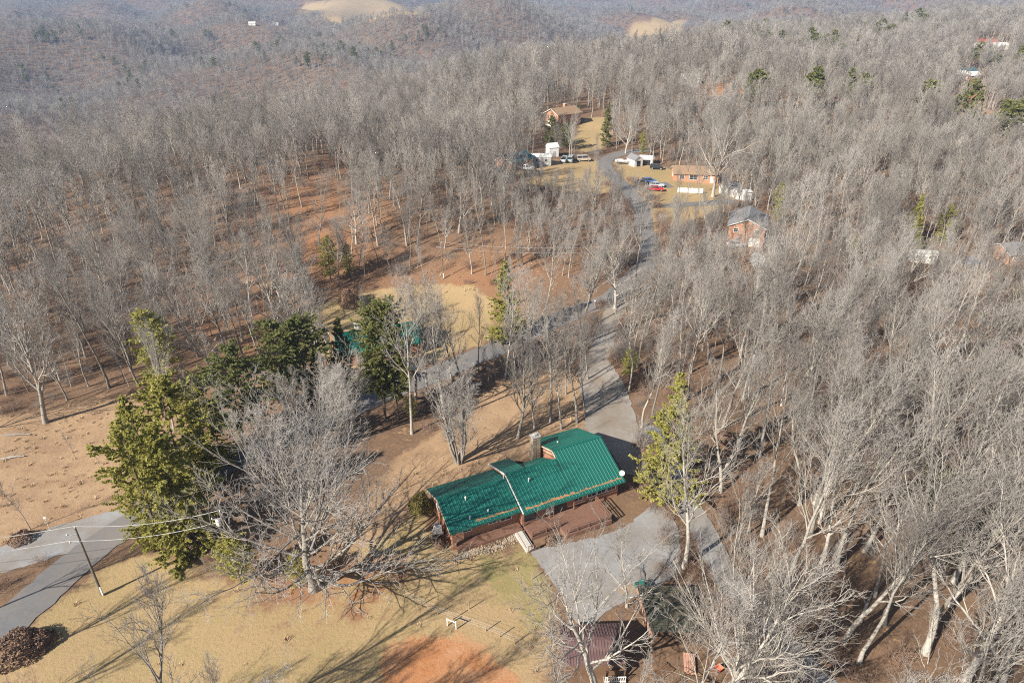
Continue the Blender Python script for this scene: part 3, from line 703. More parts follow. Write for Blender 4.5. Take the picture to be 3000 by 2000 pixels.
# hand-placed bare trees: (kind, base px, base py, top py, label, turn, width)
HERO = [
 (10, 1055, 1062, 838, 'many-stemmed vase-shaped bare tree on the slope behind the green-roofed house', .3, 1.15),
 (9, 1190, 1006, 745, 'bare dark-trunked maple left of the gravel drive behind the chimney', 1.0, .8),
 (2, 1262, 968, 700, 'bare tree in the middle of the row beside the gravel drive', 2.0, .95),
 (2, 1326, 972, 715, 'bare tree at the drive edge, rightmost of the row beside the gravel drive', 3.1, .9),
 (9, 1228, 985, 765, 'dark bare tree between the maple and the middle tree of the row by the drive', 5.0, .7),
 (2, 1345, 955, 735, 'bare tree leaning over the gravel drive at the end of the row', 4.1, .8),
 (5, 1290, 985, 760, 'slim bare tree in the row just above the drive corner', .9, .9),
 (3, 1578, 452, 330, 'bare tree left of the large pale tree before the low brick house', .9, .8),
 (2, 1608, 474, 350, 'bare tree in front of the white board fence', 2.9, .9),
 (0, 1300, 905, 690, 'thin pale-trunked bare tree behind the row beside the gravel drive', .4, .8),
 (5, 1350, 870, 680, 'thin bare tree at the upper end of the gravel drive', 1.4, .9),
 (6, 1036, 868, 668, 'tall thin bare tree on the road verge behind the many-stemmed tree', 1.9, 1.1),
 (10, 800, 1010, 815, 'dense grey bare tree behind the big oak, nearest the dark pines', 2.2, 1.2),
 (10, 690, 1000, 855, 'smaller brownish bare tree between the big oak and the dark pines', .9, 1.0),
 (11, 1474, 982, 735, 'clustered bare trees trunk at the edge of the woods above the yellow-green pine', .2, .9),
 (3, 1498, 960, 700, 'tall straight bare tree right above the gravel drive', 2.7, .9),
 (8, 1638, 452, 248, 'large spreading pale bare tree between the white fence and the grey sheds', .5, 1.0),
 (8, 1437, 352, 228, 'broad bare tree at the outer side of the far road bend', 1.7, .8),
 (9, 1498, 385, 228, 'tall bare tree right of the white shed by the far road bend', 2.6, .8),
 (3, 1115, 632, 412, 'left one of two tall pale bare trees on the orange bank', .3, .75),
 (3, 1158, 625, 396, 'right one of two tall pale bare trees on the orange bank', 2.3, .75),
 (8, 1412, 708, 525, 'gnarled spreading bare tree at the road edge above the paved drive', 4.0, .9),
 (9, 1345, 720, 585, 'small crooked bare tree on the verge left of the road', 1.1, .9),
 (11, 1939, 1474, 1052, 'tall pale straight trunk forking high in the right-hand woods', .6, 1.0),
 (3, 1973, 1522, 1120, 'leaning pale trunk beside the tall forked tree at lower right', 2.0, 1.0),
 (11, 2125, 1500, 1020, 'big pale tree leaning right in the lower right woods', 3.3, 1.1),
 (8, 2215, 1562, 1130, 'broad many-limbed pale tree at the bottom right', 2.4, .85),
 (11, 2300, 1575, 1150, 'white-barked tree in the bottom right corner', 5.0, .95),
 (4, 1868, 1330, 930, 'pale bare tree above the brush on the right side of the lane', 1.5, 1.0),
 (11, 1655, 1130, 790, 'pale bare tree right of the yellow-green pine', 4.4, .9),
 (4, 400, 990, 740, 'white-trunked bare tree in front of the olive evergreen at left', 2.9, .7),
 (9, 105, 970, 640, 'dark forked bare tree at the left margin of the straw field', 1.2, .9),
 (3, 250, 890, 560, 'tall bare tree on the field edge at left', .8, .9),
 (8, 640, 790, 560, 'broad bare tree on the wood edge left of the mown yard', 3.8, .8),
 (6, 70, 1215, 1080, 'small bare tree in the ditch beside the gravel pull-off', 2.1, .9),
 (6, 175, 1055, 990, 'tiny leaning bare sapling in the straw field', .5, .9),
 (6, 228, 1065, 1010, 'tiny upright bare sapling in the straw field', 1.5, .9),
 (6, 1500, 452, 415, 'small bare ornamental tree on the neighbour lawn by the far cars', 1.0, 1.5),
 (2, 1555, 520, 400, 'bare tree on the neighbour lawn beside the road shadows', 1.9, .7),
]
standing = []
for k, bx, by, ty, lab, rz, wd in HERO:
    b = G(bx, by); hh = max(top_height(b, ty), 3.0); sc = hh / PROTO[k][2] / 1.04
    t = place_tree(k, (b[0], b[1], b[2]), rz, sc, 'bare_tree', lab, None); t.scale = (sc * wd, sc * wd, sc); standing.append(b[:2])
# three trees just left of the picture whose shadows reach the lawn
for k, x, y, rz in ((1, -57, 40.5, 1.0), (3, -66, 47, 2.0), (0, -55, 33, .4)):
    t = place_tree(k, (x, y, hz(x, y)), rz, .9, 'bare_tree', 'bare tree beyond the left margin whose shadow streaks the lawn', 'trees left of the lawn'); standing.append((x, y))

def hero_tree(name, label, bx, by, mats, height=None, ty=None, rz=0, **kw):
    b = G(bx, by); hh = height or top_height(b, ty)
    tk, limbs = bare_tree(h=hh, perlimb=True, **kw)
    t = thing(name, label, 'tree', b, rz)
    obj('trunk', np_mesh('trunk', tk[0], [tk[1]], [mats[0]], True), t)
    for L_ in limbs: obj('limb', np_mesh('limb', L_[0], [L_[1]], mats, True, np.r_[np.zeros(L_[2]), np.ones(len(L_[1]) - L_[2])]), t)
    standing.append(b[:2]); return t
hero_tree('oak_tree', 'huge spreading bare oak on the lawn left of the green-roofed house', 722, 1352, (M_oakb, M_oakt), height=21, seed=207, base=.12, limb=.70, n=(34, 11, 8, 4), r0=.60, a_lo=1.45, a_hi=.34, leader=.82, wig=.12, trop=.07, twig=.0125, lf=(.44, .46, .5), rf1=.45, angs=(.66, .6, .55), prof='flat', sides=(12, 7, 4, 3, 3))
hero_tree('bare_tree', 'pale bare tree with crooked limbs over the maroon-roofed shed', 1370, 1612, (M_pale, M_ptwig), height=19, rz=.4, seed=222, base=.34, limb=.50, n=(15, 7, 6, 4), r0=.46, a_lo=1.25, a_hi=.35, leader=.72, wig=.17, trop=.09, twig=.013, prof='flat', sides=(12, 7, 4, 3, 3), rf1=.5)
hero_tree('bare_tree', 'fan-shaped pale bare tree with many upright limbs at bottom right of the lane', 1692, 1580, (M_pale, M_ptwig), height=19, rz=1.1, seed=231, base=.10, limb=.72, n=(24, 9, 6, 4), r0=.55, a_lo=1.15, a_hi=.18, leader=.36, wig=.08, trop=.07, twig=.0125, prof='up', lf=(.46, .46, .5), sides=(12, 7, 4, 3, 3), rf1=.36, angs=(.42, .42, .45))
hero_tree('bare_tree', 'thin many-limbed bare tree on the front gravel yard beside the deck', 1440, 1392, (M_pale, M_ptwig), height=11, rz=2.0, seed=244, base=.14, limb=.5, n=(11, 6, 5, 3), r0=.2, a_lo=.8, a_hi=.25, leader=.8, wig=.13, trop=.09, twig=.010)

x1, y1 = scatter(38, 260, 5.7)
x2, y2 = scatter(260, 800, 6.0, .80)
x3, y3 = scatter(800, 2000, 8.4, .79)
x4, y4 = scatter(2000, 4800, 15.5, .79)
def keep(x, y, pr):
    m = rngS.uniform(0, 1, len(x)) < density(x, y) * pr; return x[m], y[m]
x1, y1 = keep(x1, y1, .9)
st = np.array(standing)
far_ok = np.min(np.hypot(x1[:, None] - st[None, :, 0], y1[:, None] - st[None, :, 1]), 1) > 3.0; x1, y1 = x1[far_ok], y1[far_ok]
x2, y2 = keep(x2, y2, .95); x3, y3 = keep(x3, y3, .97); x4, y4 = keep(x4, y4, .95)
n1 = len(x1)
kinds1 = rngS.choice(len(PROTO), n1, p=np.array([.15, .14, .12, .14, .08, .13, .08, .06, .02, .03, .0, .05]))
sc1 = rngS.normal(.96, .15, n1).clip(.55, 1.25)
sc1 = sc1 * shortness(x1, y1) * np.interp(np.hypot(x1, y1), [90, 170], [1.0, .80])
rz1 = rngS.uniform(0, 2 * PI, n1); z1 = HGT(x1, y1)
wd1 = rngS.uniform(.85, 1.15, n1)
vis = (np.abs(x1) < y1 * .74 + 2)
order = np.argsort(np.where(vis, np.hypot(x1, y1), 1e9))
near = order[:262]
def where_label(x, y, k):
    look = ['tall straight bare tree', 'upright bare tree', 'bushy-crowned bare tree', 'high-crowned bare tree', 'pale crooked bare tree', 'slim-crowned bare tree', 'slender young bare tree', 'thin leaning bare tree', 'broad pale bare tree', 'broad dark bare tree', 'many-stemmed bare tree', 'pale forked bare tree'][k]
    if x > 6 and y < 80: w_ = 'in the nearest woods right of the gravel lane'
    elif x > 40 and y < 130: w_ = 'in the deep woods toward the right margin'
    elif x > 6 and y < 125: w_ = 'in the woods right of the gravel drive'
    elif x > 6: w_ = 'in the woods below the white satellite dish'
    elif x < -70: w_ = 'in the wood at the left margin above the straw field'
    elif x < -40 and y < 140: w_ = 'at the foot of the hill behind the straw field'
    else: w_ = 'on the hillside above the mown yard'
    return look + ' ' + w_, 'trees ' + w_
isnear = np.zeros(n1, bool); isnear[near] = True
for i in near:
    lb, gp = where_label(x1[i], y1[i], int(kinds1[i]))
    t = place_tree(int(kinds1[i]), (x1[i], y1[i], z1[i]), rz1[i], sc1[i], 'bare_tree', lb, gp); t.scale = (sc1[i] * wd1[i], sc1[i] * wd1[i], sc1[i])
    t.rotation_euler = (rngS.normal(0, .04), rngS.normal(0, .04), rz1[i])
P, pid, rot, scl = [], [], [], []
m = ~isnear
P.append(np.c_[x1, y1, z1][m]); kinds1b = np.where(np.hypot(x1, y1) > 120, len(NEARMESH) + rngS.integers(0, 5, n1), kinds1); pid.append(kinds1b[m]); rot.append(np.c_[rngS.normal(0, .04, n1), rngS.normal(0, .04, n1), rz1][m]); scl.append(np.c_[sc1 * wd1, sc1 * wd1, sc1][m])
nk = len(NEARMESH)
for xx, yy, s0, s1, wide in ((x2, y2, .74, .13, 1.15), (x3, y3, .76, .14, 1.45), (x4, y4, .85, .16, 2.3)):
    q = len(xx); s = rngS.normal(s0, s1, q).clip(.5, 1.35) * (0.88 + .2 * clump(xx, yy, 43)) * shortness(xx, yy)
    wv = rngS.uniform(.85, 1.15, q) * wide
    P.append(np.c_[xx, yy, HGT(xx, yy) - .2]); pid.append(nk + rngS.integers(0, 5, q) + np.where(np.hypot(xx, yy) > 420, 5, 0)); rot.append(np.c_[rngS.normal(0, .05, q), rngS.normal(0, .05, q), rngS.uniform(0, 2 * PI, q)])
    scl.append(np.c_[s * wv, s * wv, s])
xs_, ys_ = scatter(38, 330, 4.2); ms_ = rngS.uniform(0, 1, len(xs_)) < density(xs_, ys_) * (.12 + .5 * clump(xs_, ys_, 14)); xs_, ys_ = xs_[ms_], ys_[ms_]
TH = [GP([(1090, 640), (1120, 470), (1180, 430), (1330, 440), (1420, 450), (1465, 500), (1478, 560), (1440, 640), (1300, 655)]), GP([(1500, 640), (1510, 535), (1600, 500), (1680, 480), (1780, 620), (1640, 720), (1500, 700)]), GP([(1480, 660), (1500, 600), (1560, 640), (1540, 760), (1440, 800), (1430, 720)])]
xt, yt = scatter(60, 300, 2.7); mt = np.zeros(len(xt), bool)
for P_ in TH: mt |= inside(P_, xt, yt)
for Ln, wd in LINES: mt &= seg_dist(Ln[::5], xt, yt, closed=False) > wd * .75
mt &= rngS.uniform(0, 1, len(xt)) < .30; xt, yt = xt[mt], yt[mt]
for xx, yy, lo, hi in ((xs_, ys_, .28, .62), (xt, yt, .32, .58)):
    q = len(xx); s = rngS.uniform(lo, hi, q)
    P.append(np.c_[xx, yy, HGT(xx, yy)]); pid.append(rngS.choice([6, 7, 5, 2], q, p=[.4, .35, .15, .1])); rot.append(np.c_[rngS.normal(0, .07, q), rngS.normal(0, .07, q), rngS.uniform(0, 6.28, q)]); scl.append(np.c_[s, s, s * rngS.uniform(.9, 1.25, q)])
print('TREES', n1, len(x2), len(x3), len(x4))
instancer('bare_woodland', 'mass of bare grey winter trees covering the hills', NEARMESH + FARMESH, np.concatenate(P), np.concatenate(pid), np.concatenate(rot), np.concatenate(scl))

# undergrowth: small twiggy clumps
def brush_mesh(seed, n=46, h=1.6):
    rng = np.random.default_rng(seed)
    az = rng.uniform(0, 2 * PI, n); q = rng.uniform(.1, .9, n)
    p = np.stack([rng.normal(0, .5, n), rng.normal(0, .5, n), np.full(n, -.1)], 1)
    d = np.stack([np.cos(az) * q, np.sin(az) * q, np.ones(n)], 1)
    a, b = grow(rng, p, d, h * rng.uniform(.5, 1.2, n), np.full(n, .013), 3, .16, .02, tip=.5)
    p, d, L_, r_, _, _ = sprout(rng, a, b, 5, .25, 1, .7, .2, .5, .8)
    c, e = grow(rng, p, d, L_, np.maximum(r_, .009), 2, .18, .03, tip=.6)
    return join([tubes(a, b, 3), tubes(c, e, 3)])
BR = [np_mesh('brush_kind', *(lambda q: (q[0], [q[1]]))(brush_mesh(s)), [M_brush], True) for s in (301, 302, 303)]
BR += [np_mesh('brush_kind', *(lambda q: (q[0], [q[1]]))(brush_mesh(304, 40, 2.4)), [M_twig], True)]
bx_, by_ = scatter(36, 300, 3.4); m = rngS.uniform(0, 1, len(bx_)) < density(bx_, by_) * (.25 + .7 * clump(bx_, by_, 9)); bx_, by_ = bx_[m], by_[m]
# denser thickets along the lane, the drive and the ditch
for Ln, off, nn in ((LANE, 4.0, 110), (ROAD[150:210], 5.0, 160), (LINK, 4, 60)):
    k = rngS.integers(0, len(Ln) - 1, nn); dd = np.gradient(Ln, axis=0)[k]; dd /= np.linalg.norm(dd, axis=1)[:, None]
    s = np.where(rngS.uniform(0, 1, nn) < .5, 1, -1) * (off + np.abs(rngS.normal(0, 1.6, nn)) - 1.4)
    bx_ = np.r_[bx_, Ln[k, 0] - dd[:, 1] * s]; by_ = np.r_[by_, Ln[k, 1] + dd[:, 0] * s]
q = len(bx_); s = rngS.uniform(.5, 1.5, q)
instancer('brush', 'brown twiggy undergrowth on the forest floor', BR, np.c_[bx_, by_, HGT(bx_, by_)], rngS.integers(0, 4, q), np.c_[np.zeros(q), np.zeros(q), rngS.uniform(0, 6.28, q)], np.c_[s, s, s * rngS.uniform(.7, 1.2, q)])

def tuft_mesh(seed, n=26, h=.5):
    rng = np.random.default_rng(seed); az = rng.uniform(0, 6.28, n); q = rng.uniform(.2, 1.1, n)
    p = np.stack([rng.normal(0, .16, n), rng.normal(0, .16, n), np.full(n, -.05)], 1); d = unit(np.stack([np.cos(az) * q, np.sin(az) * q, np.ones(n)], 1)); L_ = h * rng.uniform(.5, 1.2, n)[:, None]
    sdv = unit(np.cross(d, np.array([0, 0, 1.]))) * .035
    e = p + d * L_; mid_ = p + d * L_ * .6
    Vq = np.stack([p - sdv, p + sdv, mid_ + sdv * .8 , e + np.array([0, 0, -.06])], 1).reshape(-1, 3)
    return np_mesh('grass_tuft_kind', Vq, [np.arange(n * 4).reshape(-1, 4)], [M_dry])
M_dry = mat('dry_grass', (.42, .29, .17), .9, rand=(.55, .41, .26))
gxs, gys = scatter(40, 190, 1.05); pg = np.zeros(len(gxs))
for P_, f in ((POLY['straw_left'], .55), (POLY['bank'], .5), (POLY['back'], .16), (POLY['island'], .16), (POLY['lawn_front'], .07), (POLY['rust'], .25)): pg = np.maximum(pg, inside(P_, gxs, gys) * f)
for P_ in (POLY['clay'], GRAVEL_LOT, PULLOFF, DRIVE_LOT): pg *= ~inside(P_, gxs, gys)
for Ln, wd in LINES: pg *= seg_dist(Ln[::5], gxs, gys, closed=False) > 2.8
pg *= ~inside(np.array([(-9, 59), (16, 70.5), (9, 84), (-14, 72)]), gxs, gys)
mg = rngS.uniform(0, 1, len(gxs)) < pg * (.3 + clump(gxs, gys, 5)); gxs, gys = gxs[mg], gys[mg]; q = len(gxs); s = rngS.uniform(.5, 1.2, q)
instancer('dry_grass', 'tan tufts of dead winter grass in the fields', [tuft_mesh(1), tuft_mesh(2), tuft_mesh(3, 20, .35)], np.c_[gxs, gys, HGT(gxs, gys)], rngS.integers(0, 3, q), np.c_[np.zeros(q), np.zeros(q), rngS.uniform(0, 6.28, q)], np.c_[s, s, s])
# ------------------------------------------------------------------ evergreens
EV = [
 ('olive_a', 370, 1245, 975, 'yellow-green pine nearest the road at the left end of the pine row', .85, 0),
 ('olive_b', 440, 1255, 985, 'yellow-green pine behind the oak branches at the lower end of the pine row', 1.1, 1),
 ('olive_b', 375, 1140, 905, 'yellow-green pine on the outer left side of the pine row', .9, 2),
 ('olive_a', 440, 1140, 880, 'tallest yellow-green pine in the middle of the pine row', 1.1, 3),
 ('olive_b', 480, 1075, 880, 'olive pine between the yellow-green and the dark pines', 1.15, 4),
 ('dark_a', 560, 1010, 800, 'dark green pine in the middle of the row above the oak', 1.15, 5),
 ('dark_a', 655, 935, 745, 'broad green pine left of the second green roof', 1.2, 6),
 ('dark_a', 715, 925, 732, 'rounded green pine beside the second house', 1.1, 7),
 ('cone_a', 790, 890, 730, 'dark pine directly in front of the second house', 1.0, 8),
 ('dark_b', 885, 960, 700, 'tall dark pine with a bare lower trunk hiding the second green roof', 1.1, 9),
 ('dark_b', 915, 965, 745, 'dark pine leaning right beside the tall trunked pine', .95, 10),
 ('cone_b', 1162, 782, 600, 'single pointed cedar standing at the right side of the mown yard', 1.0, 11),
 ('cone_b', 1528, 1142, 856, 'yellow-green pine standing right of the green-roofed house', .95, 12),
 ('sparse', 385, 900, 705, 'thin olive evergreen at the wood edge on the left', 1.2, 13),
 ('sparse', 760, 648, 540, 'thin pale evergreen on the hillside left of the bank', 1.0, 14),
 ('sparse', 800, 640, 560, 'small dark evergreen among trunks left of the bank', 1.0, 15),
 ('cone_a', 1392, 335, 234, 'tall evergreen right of the brown-roofed brick house', .75, 16),
 ('cone_a', 1330, 262, 234, 'evergreen behind the chimney of the brown-roofed brick house', .9, 17),
 ('dark_a', 1300, 345, 283, 'dark evergreen below the brown-roofed brick house, right one', 1.0, 18),
 ('dark_a', 1265, 338, 268, 'dark evergreen below the brown-roofed brick house, left one', 1.0, 19),
 ('sparse', 1475, 362, 300, 'slim evergreen behind the white shed by the road bend', 1.0, 20),
 ('cone_b', 2088, 560, 445, 'tall olive pine in the woods on the right', .9, 21),
 ('olive_a', 2160, 560, 472, 'olive pine right of the tall pine in the right-hand woods', .9, 22),
 ('olive_b', 2085, 590, 515, 'low olive pine below the tall pine in the right-hand woods', 1.2, 23),
 ('olive_b', 1962, 590, 535, 'small olive pine left of the tall pine in the right-hand woods', 1.1, 24),
 ('sparse', 1780, 520, 420, 'bare trunk clad in green ivy right of the grey sheds', .8, 25),
 ('dark_a', 2130, 1180, 1070, 'dim green holly under the trees right of the lane', 1.2, 26),
 ('dark_a', 2210, 1260, 1170, 'dim green holly deeper in the lower right woods', 1.2, 27),
 ('olive_b', 2330, 700, 655, 'low green evergreen at the right margin', 1.2, 28),
 ('sparse', 690, 1345, 1275, 'small green cedar under the big oak', 1.6, 29),
 ('sparse', 555, 1340, 1230, 'small green cedar beside the transformer pole', 1.5, 30),
 ('sparse', 1445, 870, 800, 'small dark evergreen at the top of the gravel drive', 1.3, 31),
 ('sparse', 945, 960, 905, 'small bright evergreen beside the road under the dark pines', 1.3, 32),
]
for key, bx, by, ty, lab, wd, sd_ in EV:
    b = G(bx, by); hh = max(top_height(b, ty), 2.0); sc = hh / PINES[key][2]
    place_pine(key, b, sd_ * 1.37, sc, lab, None, wd)
# pines scattered over the far woods, clusters as in the photograph (2352 px places)
CL = [(130, 85, 60, 12, 12), (370, 80, 50, 9, 9), (480, 92, 50, 10, 5), (310, 165, 60, 20, 8), (300, 205, 40, 22, 7), (470, 145, 18, 12, 3), (560, 125, 50, 12, 5), (640, 115, 40, 14, 7), (700, 110, 40, 15, 6), (800, 130, 50, 15, 7), (880, 130, 40, 15, 8), (160, 250, 30, 22, 5), (60, 190, 50, 25, 5), (560, 25, 120, 15, 9), (60, 40, 50, 10, 4), (960, 90, 40, 20, 8),
 (1850, 125, 60, 14, 10), (1730, 100, 60, 14, 7), (1780, 120, 50, 8, 6), (1910, 140, 30, 14, 4), (1860, 245, 22, 12, 3), (1720, 250, 26, 10, 3), (1965, 240, 25, 20, 3), (2020, 90, 60, 15, 7), (2120, 70, 70, 15, 7), (2250, 150, 60, 20, 4), (2300, 330, 40, 20, 4), (2200, 290, 60, 20, 4), (2000, 25, 120, 10, 8), (1650, 30, 100, 15, 9), (1450, 20, 80, 12, 6), (2330, 165, 20, 14, 4), (1560, 115, 60, 12, 5), (2140, 185, 30, 10, 3), (700, 160, 60, 20, 4)]
rp = np.random.default_rng(77)
def edge_dist(px): return px
for cx, cy, sx, sy, cnt in CL:
    for _ in range(cnt):
        px, py = cx + rp.normal(0, sx * .6), cy + rp.normal(0, sy * .6)
        b = G(px, max(py, 3) + 6)
        if density(np.array([b[0]]), np.array([b[1]]))[0] == 0: continue
        r = math.hypot(b[0], b[1]); sc = rp.uniform(.7, 1.0) * (1 if r < 900 else 1.2)
        band = 'topmost' if py < 45 else ('far' if py < 110 else ('middle' if py < 180 else 'nearer'))
        side = 'at the left margin' if px < 230 else ('left of the valley' if px < 620 else ('beside the valley' if px < 1150 else ('above the brick house' if px < 1700 else ('right of the clay bank' if px < 2050 else 'toward the right margin'))))
        look = 'tall bare-stemmed pine' if (pk := 'far_a' if rp.uniform() < .6 else 'far_b') == 'far_a' else 'dark pointed pine'
        place_pine(pk, b, rp.uniform(0, 6.28), sc, '%s in bare woods on the %s hills %s' % (look, band, side), 'pines on the %s hills %s' % (band, side), rp.uniform(.9, 1.5))

# ------------------------------------------------------------------ builder of gable houses
def window_at(parent, c, wd, ht, nrm, glass=M_glass, frame=M_white, mull=1):
    """a window whose frame stands proud of the wall; nrm in local x,y"""
    n = Vector((nrm[0], nrm[1], 0)).normalized(); t = Vector((-n.y, n.x, 0)); c = Vector(c); rz = math.atan2(t.y, t.x)
    m = MB(); m.box(c + n * .02, (wd, .06, ht), rz); wn = m.build('window', glass, parent)
    f = MB(); e = c + n * .05
    for s in (-1, 1):
        f.box(e + t * s * (wd / 2 + .03), (.09, .08, ht + .16), rz); f.box(e + Vector((0, 0, s * (ht / 2 + .04))), (wd - .03, .075, .09), rz)
    if mull:
        f.box(e, (wd - .03, .05, .04), rz); f.box(e + n * .004, (.04, .05, ht - .01), rz)
    f.build('frame', frame, wn); return wn
PANEL = {}
def roof_panels(parent, u0, u1, w0, z0, w1, z1, m, pw=.9, ribs=2, name='roof_panel', rh=.045):
    """metal sheets side by side from the eave (w0,z0) to the ridge (w1,z1)"""
    n = max(1, round((u1 - u0) / pw)); pw = (u1 - u0) / n
    key = (round(pw, 3), round(w0, 2), round(z0, 2), round(w1, 2), round(z1, 2), m.name, ribs)
    if key not in PANEL:
        d = Vector((0, w1 - w0, z1 - z0)); nr = Vector((1, 0, 0)).cross(d).normalized()
        if nr.z < 0: nr = -nr
        prof = []; g = pw / ribs
        for k in range(ribs): prof += [(k * g + .003, 0), (k * g + g * .36, 0), (k * g + g * .44, rh), (k * g + g * .56, rh), (k * g + g * .64, 0)]
        prof += [(pw - .003, 0)]
        V_ = []; F_ = []; a, b = Vector((0, w0, z0)), Vector((0, w1, z1)); k = len(prof)
        for p in (a, b):
            for x, e in prof: V_.append(p + Vector((x, 0, 0)) + nr * (e + .03))
        for p in (a, b): V_ += [p + Vector((.003, 0, 0)), p + Vector((pw - .003, 0, 0))]
        for i in range(k - 1):
            F_.append((i, i + 1, k + i + 1, k + i))
        F_ += [(2 * k, 2 * k + 2, 2 * k + 3, 2 * k + 1), (2 * k, 2 * k + 1) + tuple(range(k - 1, -1, -1)), (2 * k + 3, 2 * k + 2) + tuple(range(k, 2 * k)), (2 * k, 0, k, 2 * k + 2), (2 * k + 1, 2 * k + 3, 2 * k - 1, k - 1)]
        mb = MB(); mb.add(V_, F_); PANEL[key] = mb.mesh(name, m)
    for i in range(n): obj(name, PANEL[key], parent, (u0 + i * pw, 0, 0))
def gable_house(name, label, loc, rz, L, W, eave, rise, wall, roof, cat='house', wins=(), over=.45, metal=False, chimney=None, found=.8, ribs=2, trim=M_white, door=None, chm=None, group=None):
    """ridge along local x; origin in the middle of the floor"""
    t = thing(name, label, cat, loc, rz, group)
    m = MB(); poly = [(-W / 2, -found), (W / 2, -found), (W / 2, eave), (0, eave + rise), (-W / 2, eave)]
    n = 5; V_ = [(-L / 2, p[0], p[1]) for p in poly] + [(L / 2, p[0], p[1]) for p in poly]
    m.add(V_, [tuple(range(n - 1, -1, -1)), tuple(range(n, 2 * n))] + [(i, (i + 1) % n, (i + 1) % n + n, i + n) for i in range(n)])
    m.build('wall', wall, t)
    sl = rise / (W / 2); ez = eave - over * sl + .06; rzz = eave + rise + .06; ww = W / 2 + over
    rf = MB()
    if metal:
        rf.box((0, 0, rzz + .04), (L + 2 * over + .04, .34, .08)); r_ = rf.build('roof', roof, t)
        for s in (-1, 1): roof_panels(r_, -L / 2 - over, L / 2 + over, s * ww, ez, s * .01, rzz, roof, ribs=ribs)
    else:
        for s in (-1, 1):
            a = [(-L / 2 - over, s * ww, ez), (L / 2 + over, s * ww, ez), (L / 2 + over, 0, rzz), (-L / 2 - over, 0, rzz)]
            V_ = a + [(p[0], p[1], p[2] + .12) for p in a]
            fs = [(0, 1, 2, 3), (7, 6, 5, 4), (0, 4, 5, 1), (1, 5, 6, 2), (2, 6, 7, 3), (3, 7, 4, 0)]
            rf.add(V_, fs if s > 0 else [f[::-1] for f in fs])
        r_ = rf.build('roof', roof, t)
    for e in (-1, 1):
        f = MB()
        for s in (-1, 1): f.bar((e * (L / 2 + over - .03), s * (ww - .02), ez - .09), (e * (L / 2 + over - .03), 0, rzz - .09), .05, .16)
        f.build('trim', trim, t)
    for side, pos, z, w_, h_ in wins:
        c, nn = {'f': ((pos, -W / 2, z), (0, -1)), 'b': ((pos, W / 2, z), (0, 1)), 'l': ((-L / 2, pos, z), (-1, 0)), 'r': ((L / 2, pos, z), (1, 0))}[side]
        window_at(t, c, w_, h_, nn)
    if door:
        side, pos, w_, h_, dm = door; c, nn = {'f': ((pos, -W / 2, h_ / 2), (0, -1)), 'l': ((-L / 2, pos, h_ / 2), (-1, 0)), 'r': ((L / 2, pos, h_ / 2), (1, 0))}[side]
        d = MB(); d.box((c[0] + nn[0] * .03, c[1] + nn[1] * .03, c[2]), (w_ if nn[0] == 0 else .08, w_ if nn[1] == 0 else .08, h_)); d.build('door', dm, t)
    if chimney:
        x, y, hh, s = chimney; c = MB(); c.box((x, y, hh / 2), (s, s * 1.2, hh)); cc = c.build('chimney', chm or wall, t)
        k = MB(); k.box((x, y, hh + .06), (s + .16, s * 1.2 + .16, .12)); k.build('cap', M_conc, cc)
    return t

# ------------------------------------------------------------------ the main house
HO = (-7.1, 60.9); HR = R(25)
def hl(u, v_): return (HO[0] + u * math.cos(HR) - v_ * math.sin(HR), HO[1] + u * math.sin(HR) + v_ * math.cos(HR))
hzz = hz(*hl(12, 4)); HZ = hzz
house = thing('ranch_house', 'long red brick ranch house with a bright green ribbed metal roof', 'house', (*HO, HZ), HR)
def wall_block(u0, u1, prof, m=M_brick, name='wall'):
    n = len(prof); mb = MB(); V_ = [(u0, p[0], p[1]) for p in prof] + [(u1, p[0], p[1]) for p in prof]
    mb.add(V_, [tuple(range(n - 1, -1, -1)), tuple(range(n, 2 * n))] + [(i, (i + 1) % n, (i + 1) % n + n, i + n) for i in range(n)])
    return mb.build(name, m, house)
wall_block(.35, 9.30, [(1.0, -1.2), (8.3, -1.2), (8.3, 2.62), (4.4, 4.2), (1.0, 2.95)])
wall_block(9.30, 12.2, [(.1, -1.2), (9.7, -1.2), (9.7, 2.72), (4.75, 4.55), (.1, 2.75)])
wall_block(12.2, 16.75, [(.1, -1.2), (8.2, -1.2), (8.2, 2.45), (4.75, 4.5), (.1, 2.75)])
wall_block(16.75, 23.5, [(.1, -1.2), (11.5, -1.2), (11.5, 2.95), (5.8, 5.3), (.1, 2.95)])
# orange board siding on the step between the low and the tall roof, board by board
for i in range(3):
    a = 4.9 + .0; mb = MB()
    z0 = [(5.6, 4.42 + .0), (8.9, 3.0)]
    off = .28 * i
    mb.bar((16.70, 5.7, 4.52 + off), (16.70, 9.4, 3.02 + off), .06, .25); mb.build('siding_board', M_pink if i % 2 else M_deck, house)
roof = MB(); roof.bar((-.35, 4.4, 4.50), (9.1, 4.4, 4.50), .36, .06); roof.bar((9.0, 4.75, 4.86), (16.7, 4.75, 4.86), .36, .06); roof.bar((16.4, 5.8, 5.60), (24.0, 5.8, 5.60), .36, .06)
roof = roof.build('roof', M_green, house)
roof_panels(roof, -.35, 9.1, 0, 2.70, 4.39, 4.46, M_green); roof_panels(roof, -.35, 9.1, 8.8, 2.72, 4.41, 4.46, M_green)
roof_panels(roof, 9.1, 16.45, -.7, 2.72, 4.74, 4.82, M_green); roof_panels(roof, 9.1, 12.1, 10.2, 2.62, 4.76, 4.82, M_green)
roof_panels(roof, 12.1, 16.45, 8.6, 2.45, 4.77, 4.80, M_green)
roof_panels(roof, 16.45, 24.0, -.72, 2.72, 5.79, 5.56, M_green); roof_panels(roof, 16.45, 24.0, 12.1, 2.92, 5.81, 5.56, M_green)
